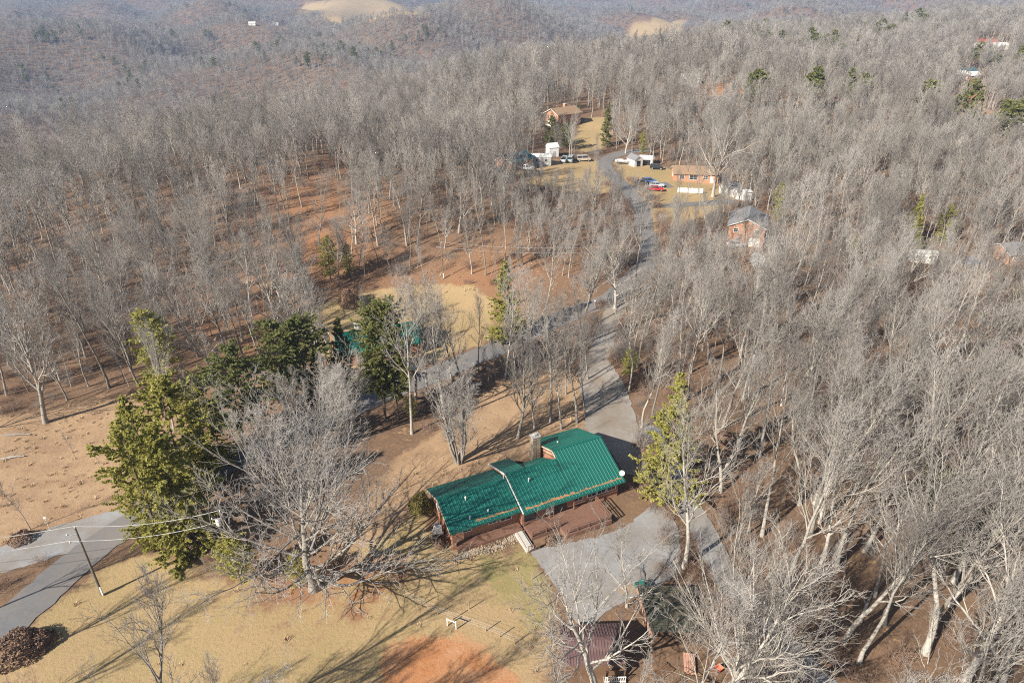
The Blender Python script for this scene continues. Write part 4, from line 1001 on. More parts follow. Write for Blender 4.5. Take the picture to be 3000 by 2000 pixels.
tr = MB(); tr.bar((9.06, -.75, 2.76), (9.06, 4.75, 4.88), .10, .16); tr.bar((9.06, 10.25, 2.66), (9.06, 4.75, 4.88), .10, .16); tr.build('roof_trim', M_whitesoil, house)
tr = MB(); tr.bar((-.38, 0, 2.66), (-.38, 4.4, 4.42), .06, .2); tr.bar((-.38, 8.8, 2.66), (-.38, 4.4, 4.42), .06, .2); tr.build('roof_trim', M_rust, house)
tr = MB(); tr.bar((16.42, 5.8, 5.50), (16.42, 12.1, 2.87), .06, .2); tr.bar((16.42, 4.9, 5.15), (16.42, 5.8, 5.50), .06, .2); tr.build('roof_trim', M_rust, house)
for a, b in (((-.4, -.08, 2.62), (9.0, -.08, 2.62)), ((9.1, -.80, 2.64), (24.0, -.80, 2.64))):
    g = MB(); g.bar(a, b, .13, .12); g.build('gutter', M_green, house)
# dead leaves caught along the eaves
def drift(u0, u1, w0, z0, sl, wd, seed):
    rng = np.random.default_rng(seed); mb = MB(); n = int((u1 - u0) / .25)
    for r_ in range(2):
        pass
    us = np.linspace(u0, u1, n); lo = w0 + .30 + rng.uniform(0, .10, n); hi = lo + wd * rng.uniform(.4, 1.2, n)
    V_ = []
    for i in range(n):
        mid = (lo[i] + hi[i]) / 2
        for q, e in ((lo[i], .05), (mid, .12), (hi[i], .05)): V_.append((us[i], q, z0 + (q - w0) * sl + e))
    F_ = [(3 * i + j, 3 * i + 3 + j, 3 * i + 4 + j, 3 * i + 1 + j) for i in range(n - 1) for j in range(2)]
    mb.add(V_, F_); mb.build('leaf_drift', M_leaf, house)
drift(3.2, 8.9, 0, 2.70, .40, .28, 1); drift(9.6, 23.8, -.7, 2.72, .388, .38, 2)
# chimney of rough stones
ch = MB(); ch.box((15.6, 9.15, 2.5), (1.15, .95, 7.0)); chim = ch.build('chimney', M_stone, house)
rng_ = random.Random(3)
for z in range(8):
    for sx in (0, 1, 2, 3):
        for q in range(2):
            cz = 2.7 + z * .42; wv = .52
            cx, cy, dx, dy = [(15.6 - .3 + q * .6, 9.15 - .49, wv, .07), (15.6 - .3 + q * .6, 9.15 + .49, wv, .07), (15.6 - .59, 9.15 - .24 + q * .48, .07, .42), (15.6 + .59, 9.15 - .24 + q * .48, .07, .42)][sx]
            b = MB(); b.box((cx + rng_.uniform(-.02, .02), cy, cz + rng_.uniform(-.03, .03)), (dx, dy, .37)); b.build('stone', M_rock if rng_.random() < .5 else M_stone, chim)
b = MB(); b.box((15.6, 9.15, 6.07), (1.3, 1.1, .14)); b.box((15.6, 9.15, 6.24), (.45, .45, .22)); b.build('cap', M_conc, chim)
for u, v_, z, hh in ((8.75, 4.55, 4.5, .75), (3.0, 3.3, 4.05, .45), (2.6, .9, 3.1, .45), (5.1, 1.1, 3.15, .3), (11.6, 3.0, 4.15, .5), (18.6, 8.2, 4.4, .3)):
    b = MB(); b.tube([(u, v_, z - .1), (u, v_, z + hh)], .07, 8); b.tube([(u, v_, z + hh), (u, v_, z + hh + .1)], [.13, .10], 8); b.build('vent_pipe', M_whitesoil, house)
# windows and doors
for u in (2.2, 5.6): window_at(house, (u, 1.0, 1.75), 1.1, 1.0, (0, -1))
window_at(house, (7.4, 1.0, 1.7), 1.5, 1.2, (0, -1), mull=1)
for u in (17.4, 19.4, 20.9, 22.4): window_at(house, (u, .1, 1.85), 1.25, 1.3, (0, -1))
for v_ in (3.0, 6.2): window_at(house, (.35, v_, 1.7), 1.0, 1.1, (-1, 0))
for v_ in (3.5, 7.5): window_at(house, (23.5, v_, 1.8), 1.1, 1.1, (1, 0))
d = MB(); d.box((13.2, .06, 1.55), (.95, .08, 2.05)); dd = d.build('door', M_white, house); d = MB(); d.box((13.55, -.01, 1.5), (.05, .08, .12)); d.build('handle', M_grey, dd)
for u in (10.4, 14.8): 
    d = MB(); d.box((u, .06, 1.6), (1.7, .07, 1.9)); d.build('glass_door', M_glass, house)
# brick corner pier and porch floor boards under the left eave
p = MB(); p.box((.15, .25, .9), (.5, .5, 3.4)); p.build('pier', M_brick, house)
for i in range(9):
    b = MB(); b.box((4.7, -.62 + i * .165, .20), (8.7, .150, .07)); b.build('porch_board', M_deck, house)
b = MB(); b.box((4.7, -.70, -.2), (8.7, .05, .72)); b.build('porch_skirt', M_deck, house)
for u in (9.2, 12.9, 16.4): 
    p = MB(); p.box((u, -.55, 1.65), (.13, .13, 2.1)); p.build('porch_post', M_deck, house)
# the deck: boards, joists, posts, rails
deck = thing('deck', 'reddish wooden deck with rails in front of the green-roofed house', 'deck', (*HO, HZ), HR)
for i in range(24):
    b = MB(); b.box((14.6, -.32 - i * .165 + .0, .50), (10.6 if i < 14 else 6.6, .150, .06)); o = b.build('deck_board', M_deck, deck)
    if i >= 14: o.location = (2.0, 0, 0)
for a, b_ in (((9.3, -2.65, .2), (13.3, -2.65, .2)), ((13.3, -4.2, .2), (19.9, -4.2, .2)), ((9.3, -2.65, .2), (9.3, -.3, .2)), ((13.3, -4.2, .2), (13.3, -2.65, .2)), ((19.9, -4.2, .2), (19.9, -.3, .2))):
    b = MB(); b.bar(a, b_, .05, .56); b.build('skirt', M_deck, deck)
for (ax, ay), (bx2, by2) in (((19.8, -4.1), (19.8, -.4)), ((13.4, -4.1), (19.8, -4.1)), ((9.4, -2.6), (13.3, -2.6))):
    for z in (.85, 1.08, 1.42):
        b = MB(); b.bar((ax, ay, z), (bx2, by2, z), .09 if z > 1.3 else .05, .09); b.build('rail', M_deck, deck)
    n = max(2, int(math.hypot(bx2 - ax, by2 - ay) / 1.6)) + 1
    for k in range(n):
        f = k / (n - 1); b = MB(); b.box((ax + (bx2 - ax) * f, ay + (by2 - ay) * f, .95), (.1, .1, 1.0)); b.build('post', M_deck, deck)
for x, y in ((13.4, -4.1), (19.8, -4.1), (9.4, -2.6), (16.6, -4.1)):
    b = MB(); b.box((x, y, -.2), (.12, .12, 1.3)); b.build('post', M_wood, deck)
# ramp with a short balustrade
ramp = thing('ramp', 'pale concrete ramp with a dark balustrade leading to the porch', 'ramp', (*HO, HZ), HR)
b = MB(); b.add([(7.75, -1.0, .42), (8.9, -1.0, .42), (9.0, -4.2, .12), (7.85, -4.2, .12), (7.75, -1.0, -.6), (8.9, -1.0, -.6), (9.0, -4.2, -.6), (7.85, -4.2, -.6)], [(3, 2, 1, 0), (4, 5, 6, 7), (0, 1, 5, 4), (1, 2, 6, 5), (2, 3, 7, 6), (3, 0, 4, 7)]); b.build('slab', M_conc, ramp)
b = MB(); b.bar((8.0, -4.26, .95), (9.6, -4.26, .95), .07); b.build('rail', M_deck, ramp)
for k in range(9):
    b = MB(); b.box((8.05 + k * .19, -4.26, .45), (.05, .05, .95)); b.build('baluster', M_wood_d, ramp)
for s in (7.8, ):
    b = MB(); b.bar((s, -1.2, 1.1), (s, -4.2, .85), .06); b.build('rail', M_deck, ramp)
# rock border
rk = MB(); rr = random.Random(5)
for _ in range(420):
    u = rr.uniform(-.6, 8.4); v_ = -1.45 + rr.gauss(0, .38) + .25 * math.sin(u); s = rr.uniform(.06, .17)
    x, y = hl(u, v_); zg = hz(x, y)
    V_ = []; 
    for a in range(5): V_.append((x + s * math.cos(a * 1.257) * rr.uniform(.7, 1.2), y + s * math.sin(a * 1.257) * rr.uniform(.7, 1.2), zg - .05))
    V_ += [(p_[0] * .4 + x * .6 + (p_[0] - x) * .25, p_[1] * .4 + y * .6 + (p_[1] - y) * .25, zg + s * rr.uniform(.5, .9)) for p_ in V_[:5]]
    rk.add(V_, [(0, 1, 6, 5), (1, 2, 7, 6), (2, 3, 8, 7), (3, 4, 9, 8), (4, 0, 5, 9), (5, 6, 7, 8, 9)])
o = rk.build('rock_border', M_rock); o['kind'] = 'stuff'; o['label'] = 'pale river rocks bordering the porch'
# heat pump
hp = thing('heat_pump', 'white heat pump unit beside the left end wall of the brick house', 'heat pump', (*hl(-.75, 3.6), HZ), HR)
b = MB(); b.box((0, 0, .08), (1.1, 1.1, .26)); b.build('pad', M_conc, hp); b = MB(); b.box((0, 0, .66), (.85, .85, .9)); b.build('casing', M_whitesoil, hp)
b = MB(); b.tube([(0, 0, 1.10), (0, 0, 1.16)], .34, 16); b.build('fan_grille', M_grey, hp)
# satellite dish on the right end of the eave
def dish(name, label, loc, rz, tilt, dia, post, m=M_whitesoil, ribs=0, group=None):
    t = thing(name, label, 'satellite dish', loc, rz, group)
    b = MB(); b.tube([(0, 0, 0), (0, 0, post)], dia * .03 + .02, 8); b.build('post', M_grey, t)
    V_ = [(0, 0, 0)]; F_ = []; n = 24 if ribs else 16
    for k, r_ in enumerate((.35, .7, 1.0)):
        for a in range(n): V_.append((dia / 2 * r_ * math.cos(2 * PI * a / n), dia / 2 * r_ * math.sin(2 * PI * a / n), .18 * dia * r_ * r_))
    F_ = [(0, 1 + a, 1 + (a + 1) % n) for a in range(n)] + [(1 + k * n + a, 1 + (k + 1) * n + a, 1 + (k + 1) * n + (a + 1) % n, 1 + k * n + (a + 1) % n) for k in range(2) for a in range(n)]
    b = MB(); b.add(V_, F_); b.add([(p_[0], p_[1], p_[2] - .03) for p_ in V_], [f[::-1] for f in F_]); r = b.build('reflector', m, t); r.location = (0, 0, post + .1); r.rotation_euler = (tilt, 0, 0)
    for k in range(ribs):
        a = 2 * PI * k / ribs; q = MB(); q.tube([(dia / 2 * f * math.cos(a), dia / 2 * f * math.sin(a), .18 * dia * f * f + .02) for f in (0.02, .35, .7, 1.0)], .025, 4); q.build('rib', M_grey, r)
    b = MB(); b.tube([(0, -dia * .45, .12 * dia), (0, 0, .42 * dia)], .02 + .006 * dia, 6); b.tube([(0, 0, .40 * dia), (0, 0, .48 * dia)], .04 + .01 * dia, 8); b.build('feed_arm', M_grey, r)
    return t
dish('satellite_dish', 'small grey satellite dish on the right end of the green roof', (*hl(23.9, .1), HZ + 2.85), 0, R(55), .75, .5)

# shrubs: leafy balls made of many small faces
def leafy(name, label, loc, rad, zs, m, seed, n=1500, leaf=.11, cat='shrub', group=None):
    rng = np.random.default_rng(seed); t = thing(name, label, cat, loc, 0, group)
    d = unit(rng.normal(0, 1, (n, 3))); d[:, 2] = np.abs(d[:, 2]) * 1.0
    lump = 1 + .14 * np.sin(d[:, 0] * 5 + seed) * np.sin(d[:, 1] * 4) + .08 * np.sin(d[:, 2] * 9)
    c = d * (rad * lump * rng.uniform(.72, 1.0, n) ** .5)[:, None] * np.array([1, 1, zs]); c[:, 2] += .1
    a = unit(d + rng.normal(0, .6, (n, 3))); s = unit(np.cross(a, rng.normal(0, 1, (n, 3)))); q = np.cross(a, s)
    k = leaf * rng.uniform(.6, 1.3, n)[:, None]
    Vq = np.stack([c - s * k, c - q * k * .6, c + s * k, c + q * k * .6], 1).reshape(-1, 3)
    obj('foliage', np_mesh('foliage', Vq, [np.arange(n * 4).reshape(-1, 4)], [m]), t)
    ps = np.zeros((7, 3)); ps[:, 2] = -.2
    st_, sr = grow(rng, ps, unit(rng.normal(0, .5, (7, 3)) + np.array([0, 0, 1.2])), np.full(7, rad * zs * 1.05), np.full(7, .035), 4, .1, .05)
    v_, f_ = tubes(st_, sr, 4); obj('stem', np_mesh('stem', v_, [f_], [M_ptrunk]), t); return t
leafy('shrub', 'round yellow-green shrub at the far left corner of the brick house', (*hl(-1.3, 8.6), HZ), 1.55, 1.35, M_bushy, 1, 2600, .12)
leafy('shrub', 'small brown shrub at the front left corner of the brick house', (*hl(-1.3, 1.4), HZ - .1), .8, .8, M_bushb, 2, 900, .08)
leafy('shrub', 'low brown shrub in front of the heat pump', (*hl(-1.5, 2.6), HZ - .1), .6, .8, M_bushb, 3, 700, .08)
leafy('shrub', 'dark evergreen shrub beside the chimney', (*hl(13.8, 10.6), HZ - .1), 1.1, .9, M_bushd, 4, 1300, .1)
leafy('shrub', 'twiggy dark shrub below the deck corner', (*hl(11.4, -3.9), HZ - .1), .9, .9, M_bushb, 5, 900, .08)
b = G(806, 700); leafy('shrub', 'dark rounded holly in the middle of the mown yard', b, 2.6, 1.35, M_bushb, 6, 2600, .17)
b = G(50, 1240); leafy('shrub', 'dark thorny shrub in the roadside ditch at left', b, 1.4, .8, M_bushb, 7, 900, .12)
b = G(40, 1495); leafy('shrub', 'dense dark brush pile by the road at the lower left', b, 2.6, .7, M_bushb, 8, 2600, .13)
b = G(90, 1480); leafy('shrub', 'smaller dark brush pile next to the road at the lower left', b, 1.7, .7, M_bushb, 9, 1600, .12)
b = G(1260, 325); leafy('shrub', 'dark shrub below the brown-roofed brick house', b, 2.2, .9, M_bushd, 10, 1000, .25)

# ------------------------------------------------------------------ sheds at the bottom
def shed_at(px, py, *a, dz=0, **k):
    b = G(px, py); return gable_house(*a[:2], (b[0], b[1], b[2] + dz), *a[2:], **k)
ms = shed_at(1355, 1512, 'shed', 'shed with a ribbed maroon metal roof at the bottom of the picture', R(2), 5.6, 4.2, 2.3, .75, M_wood_d, M_maroon, cat='shed', metal=True, ribs=3, trim=M_wood_d, over=.3)
b = G(1408, 1545); pr = thing('shed_porch', 'little porch with dark brown boards and a white balustrade below the maroon roof', 'porch', (b[0], b[1], b[2]), R(2))
for i in range(11):
    q = MB(); q.box((-.95 + i * .19, 0, 1.45), (.175, 1.5, .06)); q.build('board', M_wood_d, pr)
for x in (-1.0, 1.0):
    for y in (-.7, .7): q = MB(); q.box((x, y, .65), (.1, .1, 1.55)); q.build('post', M_wood_d, pr)
for z in (.35, .98): q = MB(); q.bar((-1.05, -1.15, z), (1.05, -1.15, z), .07); q.build('rail', M_white, pr)
for i in range(10): q = MB(); q.box((-1.0 + i * .222, -1.15, .55), (.06, .05, 1.0)); q.build('baluster', M_white, pr)
q = MB(); q.box((0, -.4, .12), (2.2, 1.7, .12)); q.build('floor', M_wood, pr)
# dark green roofed lean-to with a pink board edge
A_, B_ = G(1461, 1378), G(1494, 1490); ang = math.atan2(B_[1] - A_[1], B_[0] - A_[0])
ln = math.hypot(B_[0] - A_[0], B_[1] - A_[1])
lt = thing('lean_to_shed', 'low open shed with dark green roof sheets behind bare branches at lower right', 'shed', A_, ang)
lr = MB(); lr.bar((0, 0, 2.45), (ln, 0, 2.45), .28, .10); M_dgreen = mat('metal_dark_green', (.012, .055, .045), .7, noise=[(.8, (.10, .085, .06), .75), (4, (.17, .12, .075), .6)])
lr = lr.build('roof', M_dgreen, lt)
roof_panels(lr, 0, ln, .15, 2.42, 5.2, 1.7, M_dgreen, ribs=3)
for k in range(5): q = MB(); q.bar((.02, -.10 - .085 * 0, 2.30 - k * .2), (ln, -.10, 2.30 - k * .2), .04, .185); q.build('board', M_pink, lt)
for x in (.1, ln / 2, ln - .1):
    for y, z in ((.05, 2.35), (5.0, 1.65)): q = MB(); q.box((x, y, z / 2 - .2), (.12, .12, z + .3)); q.build('post', M_wood, lt)
def stack(name, label, px, py, n, L, m, rz, group=None):
    b = G(px, py); t = thing(name, label, 'lumber', b, rz, group); r_ = random.Random(n)
    for i in range(n):
        q = MB(); q.box((r_.uniform(-.1, .1), (i % 5) * .23 - .46, .08 + .10 * (i // 5)), (L, .2, .08)); q.build('plank', m, t)
stack('plank_stack', 'stack of pinkish planks under the fan-shaped tree', 1583, 1524, 15, 2.2, M_pink, R(80))
stack('plank_stack', 'pale weathered planks beside the green lean-to', 1448, 1354, 10, 2.6, M_wood, R(10))
stack('plank_stack', 'brown planks lying right of the maroon shed', 1520, 1545, 10, 2.4, M_wood_d, R(35))
b = G(1478, 1356); tp = thing('tarp_cover', 'small dark green tarpaulin cover beside the weathered planks', 'tarpaulin', b, .3)
q = MB(); q.prism([(-.9, 0), (.9, 0), (.75, .75), (.1, 1.0), (-.7, .8)], -.8, .8); q.build('sheet', M_green, tp)
for s in (-.81, .81): q = MB(); q.bar((-.85, s, .06), (.85, s, .06), .06); q.build('hem', M_wood_d, tp)
b = G(1648, 1542); wb = thing('wheelbarrow', 'orange-red wheelbarrow beside the fan-shaped tree', 'wheelbarrow', b, .6)
q = MB(); q.add([(-.3, -.25, .35), (.3, -.2, .35), (.3, .2, .35), (-.3, .25, .35), (-.5, -.38, .68), (.5, -.33, .62), (.5, .33, .62), (-.5, .38, .68)], [(3, 2, 1, 0), (0, 1, 5, 4), (1, 2, 6, 5), (2, 3, 7, 6), (3, 0, 4, 7)]); q.build('tray', mat('paint_orange', (.6, .12, .05), .5), wb)
q = MB(); q.tube([(.62, -.05, .2), (.62, .05, .2)], .2, 14); q.build('wheel', M_tyre, wb)
for s in (-.28, .28): q = MB(); q.tube([(.62, s * .2, .2), (-.3, s, .36), (-1.0, s, .55)], .025, 6); q.build('handle', M_wood, wb)

# ------------------------------------------------------------------ second green-roofed house
b = G(870, 806)
gable_house('brick_house', 'second brick house with a green roof half hidden behind the dark pines', (b[0], b[1], b[2]), R(20), 15, 8.5, 3.0, 2.0, M_brick, M_green, metal=True, ribs=3, wins=(('f', -4, 1.7, 1.2, 1.1), ('f', 0, 1.7, 1.6, 1.2), ('f', 4.5, 1.7, 1.2, 1.1), ('r', -1, 1.7, 1.0, 1.1), ('l', 1, 1.7, 1.1, 1.1)), chimney=(-3.5, .8, 6.0, .8), chm=M_white, door=('f', 2.2, .95, 2.05, M_white))
b = G(800, 800); gable_house('garage', 'white-fronted garage left of the second green-roofed house', (b[0], b[1], b[2]), R(20), 5.5, 5.5, 2.5, 1.4, M_white, M_shg_b, cat='garage', door=('f', 0, 2.6, 2.1, M_side))
sl_ = MB(); P0, P1 = G(928, 832), G(958, 850); sl_.bar((P0[0], P0[1], P0[2] + .07), (P1[0], P1[1], P1[2] + .07), 1.1, .14); o = sl_.build('walkway', M_conc); struct(o)

# ------------------------------------------------------------------ houses of the neighbours
b = G(1292, 287); gable_house('brick_house', 'two-storey orange brick house with a brown roof on the far clearing', (b[0], b[1], b[2]), R(38), 12.5, 8.6, 5.2, 2.0, M_brick2, M_shg_b, wins=(('l', -2.0, 3.9, 1.0, 1.3), ('l', 2.0, 3.9, 1.0, 1.3), ('l', -2.2, 1.3, 1.0, 1.2), ('f', -3, 3.9, 1.2, 1.3), ('f', 1, 3.9, 1.2, 1.3), ('f', 4, 3.9, 1.2, 1.3)), chimney=(1.5, .6, 8.3, 1.0), door=('l', 1.6, 2.4, 2.1, M_white), over=.6)
b = G(1182, 384); gable_house('brick_house', 'small brick house with a teal roof beside the parked pickup', (b[0], b[1], b[2]), R(48), 10.5, 6.8, 2.9, 1.7, M_brick2, M_shg_t, wins=(('l', .3, 1.7, 1.0, 1.2), ('f', -2, 1.7, 1.1, 1.1), ('f', 2, 1.7, 1.1, 1.1)), over=.5)
b = G(1712, 548); gable_house('brick_house', 'two-storey brick house with a dark grey roof and white garage door at right', (b[0], b[1], b[2]), R(70), 11, 8.8, 5.1, 1.9, M_brick2, M_shg_g, wins=(('l', -2.6, 3.9, 1.2, 1.1), ('l', 2.6, 3.9, 1.0, 1.0), ('l', 1.9, 1.3, .9, 1.1), ('f', 0, 3.9, 1.2, 1.1)), door=('l', -2.2, 2.7, 2.2, M_white), over=.5)
b = G(1594, 412); gable_house('brick_house', 'low brick house with white windows behind the large pale tree', (b[0], b[1], b[2]), R(-6), 14, 7.5, 2.7, 1.6, M_brick2, M_shg_b, wins=(('f', -4.5, 1.6, 1.4, 1.2), ('f', -.8, 1.6, 2.6, 1.4), ('f', 3.0, 1.6, 1.4, 1.2), ('l', 0, 1.6, 1.0, 1.1)), door=('f', 5, .95, 2.0, M_white))
b = G(2338, 592); gable_house('brick_house', 'brick house with a blue-grey roof cut by the right margin', (b[0], b[1], b[2]), R(10), 13, 7.5, 2.7, 1.5, M_brick2, M_shg_g, wins=(('f', -2.8, 1.6, 1.3, 1.2), ('f', -5, 1.6, .9, 1.1), ('f', 2, 1.6, 1.3, 1.2)))
b = G(1457, 379); gable_house('shed', 'white garden shed with a dark roof at the road bend', (b[0], b[1], b[2]), R(-62), 4.4, 3.6, 2.3, 1.2, M_white, M_shg_g, cat='shed', door=('r', 0, 1.5, 1.9, M_glass), over=.2)
b = G(1484, 376); gable_house('carport', 'white open-fronted carport right of the white garden shed', (b[0], b[1], b[2]), R(-8), 4.6, 4.0, 2.1, .7, M_white, M_white, cat='carport', door=('f', -.3, 3.2, 1.8, M_glass), over=.2)  # not a door: the dark panel paints the shade inside the open front
b = G(1232, 376); gable_house('trailer_home', 'long pale grey trailer home behind the bare yard trees', (b[0], b[1], b[2]), R(5), 9.5, 4.0, 2.6, .7, M_side, M_whitesoil, cat='trailer', wins=(('f', -3, 1.6, 1.0, .9), ('f', 0, 1.6, 1.0, .9), ('f', 3, 1.6, 1.0, .9)), over=.15)
b = G(1268, 358); gable_house('shed', 'tall white shed behind the grey trailer home', (b[0], b[1], b[2]), R(20), 3.6, 3.4, 3.2, 1.2, M_white, M_whitesoil, cat='shed', over=.15, door=('f', 0, 1.2, 2.0, M_side))
b = G(1676, 446); gable_house('shed', 'grey shed with a white side behind the bare trees, left of three', (b[0], b[1], b[2]), R(25), 5.5, 4, 2.4, 1.1, M_whitesoil, M_shg_g, cat='shed', over=.2, door=('f', 0, 1.1, 1.9, M_side))
b = G(1698, 455); gable_house('shed', 'small white shed, middle one of three by the grey sheds', (b[0], b[1], b[2]), R(15), 3.4, 3, 2.4, .7, M_white, M_shg_g, cat='shed', over=.15, door=('f', 0, 1.0, 1.9, M_side))
b = G(1712, 459); gable_house('shed', 'narrow white shed, right one of three by the grey sheds', (b[0], b[1], b[2]), R(15), 2.2, 2.6, 2.6, .5, M_white, M_whitesoil, cat='shed', over=.15, door=('f', 0, .9, 1.9, M_side))
b = G(2116, 600); gable_house('trailer_home', 'white camping trailer among the trees at the right', (b[0], b[1], b[2]), R(-8), 6.0, 2.4, 2.5, .3, M_white, M_whitesoil, cat='trailer', wins=(('f', -1.6, 1.6, .9, .7), ('f', 1.4, 1.6, .9, .7)), over=.1, door=('f', 0, .7, 1.8, M_side))
for px, py, rz, L, W, wl, rf, lab in ((2196, 180, 10, 11, 8, M_white, M_white, 'white-roofed house on the far right clearing'), (2215, 172, 10, 12, 9, M_side, M_shg_t, 'blue-grey roofed house behind the white-roofed far house'), (2228, 182, 20, 10, 7, M_brick2, M_white, 'brick house with a white roof beside the blue-grey roofed far house'),
    (2255, 105, -8, 20, 9, M_white, M_red, 'long white house with a red roof on the far right hill'), (2290, 113, -15, 12, 9, M_white, M_whitesoil, 'white farm building right of the far red-roofed house'), (1342, 165, -5, 16, 9, M_side, M_shg_g, 'grey-roofed house alone in the far woods'), (1582, 192, 0, 9, 6, M_white, M_whitesoil, 'small white house in the far woods left of the clay bank'),
    (580, 58, 5, 26, 12, M_white, M_whitesoil, 'white farmhouse on the far left hills, left of the grey barn'), (634, 58, -5, 34, 14, M_side, M_whitesoil, 'long pale grey barn on the far left hills'), (472, 62, 0, 10, 10, M_white, M_whitesoil, 'slim white building on the far left hills'), (2335, 300, 12, 12, 8, M_side, M_whitesoil, 'pale metal-roofed house at the right margin below the clay clearing')):
    b = G(px, py); r = math.hypot(b[0], b[1]); hh = 2.9 if r < 900 else 4.2; L, W = (L, W) if r < 900 else (L * .55, W * .7)
    gable_house('far_house', lab, (b[0], b[1], b[2]), R(rz), L, W, hh, 1.9 if r < 900 else 2.4, wl, rf, wins=(('f', -L * .3, hh * .55, 1.4, 1.2), ('f', 0, hh * .55, 1.4, 1.2), ('f', L * .3, hh * .55, 1.4, 1.2)), over=.5)
# white board fence by the neighbour drive
P0, P1 = G(1556, 442), G(1618, 446); fl = math.hypot(P1[0] - P0[0], P1[1] - P0[1]); t = thing('board_fence', 'low white board fence under the large pale tree', 'fence', P0, math.atan2(P1[1] - P0[1], P1[0] - P0[0]))
n = int(fl / .55)
for i in range(n): q = MB(); q.box((i * .55 + .25, 0, .75), (.5, .05, 1.5)); q.build('board', M_white, t)
for i in range(n // 4 + 1): q = MB(); q.box((i * 2.2, .09, .8), (.12, .12, 1.9)); q.build('post', M_whitesoil, t)
b = G(1733, 618); dish('satellite_dish', 'huge white ribbed satellite dish among the trees right of the road', b, R(12), R(52), 3.9, 2.0, M_white, ribs=12)

# ------------------------------------------------------------------ vehicles
def wheel_set(t, L, Wd, r, xs):
    for x in xs:
        for s in (-1, 1):
            q = MB(); q.tube([(x, s * (Wd / 2 - .22), r), (x, s * (Wd / 2 + .0), r)], r, 16); wh = q.build('wheel', M_tyre, t)
            q = MB(); q.tube([(x, s * (Wd / 2 - .01), r), (x, s * (Wd / 2 + .02), r)], r * .58, 12); q.build('rim', M_grey, wh)
def vehicle(kind, label, px, py, rz, paint, dz=0.0):
    b = G(px, py); L, Wd = {'car': (4.6, 1.8), 'pickup': (5.4, 1.95), 'van': (5.0, 1.95), 'suv': (4.7, 1.9)}[kind]
    t = thing('parked_' + kind, label, {'car': 'car', 'pickup': 'pickup truck', 'van': 'van', 'suv': 'car'}[kind], (b[0], b[1], b[2] + .09), rz)
    low = {'car': [(-2.3, .3), (2.25, .3), (2.3, .65), (2.1, .82), (.95, .93), (-1.5, .95), (-2.25, .88)], 'suv': [(-2.35, .35), (2.3, .35), (2.35, .8), (2.1, 1.0), (1.0, 1.08), (-2.3, 1.1)],
           'pickup': [(-2.7, .4), (2.6, .4), (2.7, .85), (2.5, 1.05), (1.3, 1.15), (-2.7, 1.12)], 'van': [(-2.5, .35), (2.4, .35), (2.5, .85), (2.2, 1.1), (1.7, 1.2), (-2.5, 1.2)]}[kind]
    cab = {'car': [(-1.75, .94), (1.05, .92), (.35, 1.42), (-1.05, 1.44)], 'suv': [(-2.25, 1.09), (1.1, 1.07), (.45, 1.68), (-2.05, 1.72)], 'pickup': [(-.75, 1.14), (1.45, 1.14), (.75, 1.78), (-.55, 1.80)], 'van': [(-2.45, 1.19), (1.85, 1.18), (1.1, 1.95), (-2.35, 1.98)]}[kind]
    q = MB(); q.prism(low, -Wd / 2, Wd / 2); bo = q.build('body', paint, t)
    md = bo.modifiers.new('bevel', 'BEVEL'); md.width = .09; md.segments = 2
    # cabin: glass sides narrowing to a painted roof
    n = len(cab); V_ = [(x, -Wd / 2 + (.06 if z < 1.25 else .24), z) for x, z in cab] + [(x, Wd / 2 - (.06 if z < 1.25 else .24), z) for x, z in cab]
    q = MB(); q.add(V_, [(0, 1, 2, 3), (7, 6, 5, 4), (0, 4, 5, 1), (1, 5, 6, 2), (2, 6, 7, 3), (3, 7, 4, 0)]); q.build('cabin', M_glass, t)
    z = cab[2][1]; q = MB(); q.box(((cab[2][0] + cab[3][0]) / 2, 0, z + .03), (cab[2][0] - cab[3][0] + .12, Wd - .44, .08)); q.build('roof', paint, t)
    for s in (-1, 1):
        q = MB()
        for i, j in ((1, 2), (0, 3)): q.bar((cab[i][0], s * (Wd / 2 - .05), cab[i][1]), (cab[j][0], s * (Wd / 2 - .23), cab[j][1] + .02), .07)
        xm = (cab[2][0] + cab[3][0]) / 2 - .1; q.bar((xm, s * (Wd / 2 - .05), cab[0][1]), (xm, s * (Wd / 2 - .23), z), .09); q.build('pillar', paint, t)
        q = MB(); q.box((low[2][0] - .03, s * (Wd / 2 - .32), low[2][1] + .0), (.12, .36, .14)); q.build('headlight', M_white, t)
        q = MB(); q.box((low[0][0] + .0, s * (Wd / 2 - .25), .8), (.1, .25, .16)); q.build('tail_light', mat('lamp_red', (.4, .02, .02), .4), t)
    if kind == 'pickup':
        q = MB(); q.box((-1.72, 0, 1.13), (1.75, Wd - .3, .06)); q.build('bed', M_tyre, t)
        for s in (-1, 1): q = MB(); q.box((-1.72, s * (Wd / 2 - .08), 1.2), (1.9, .12, .14)); q.build('bed_rail', paint, t)
    wheel_set(t, L, Wd, .34 if kind == 'car' else .38, (low[0][0] + .85, low[1][0] - .85)); return t
def paint(n, c): return mat('paint_' + n, c, .3, 0, coat=.6, spec=.5)
PW, PS, PR, PB, PK, PG = paint('car_white', (.75, .75, .75)), paint('car_silver', (.5, .54, .58)), paint('car_red', (.5, .02, .03)), paint('car_blue', (.08, .16, .35)), paint('car_black', (.025, .027, .03)), paint('car_green_grey', (.3, .38, .38))
vehicle('pickup', 'white pickup truck parked beside the small teal-roofed brick house', 1208, 391, R(-12), PW)
vehicle('pickup', 'grey-blue truck parked near the bare yard trees, left of two', 1297, 371, R(70), PS)
vehicle('van', 'pale green-grey van parked next to the grey-blue truck', 1311, 371, R(75), PG)
vehicle('van', 'white and brown van standing alone left of the far road bend', 1340, 370, R(10), paint('car_tan', (.5, .42, .34)))
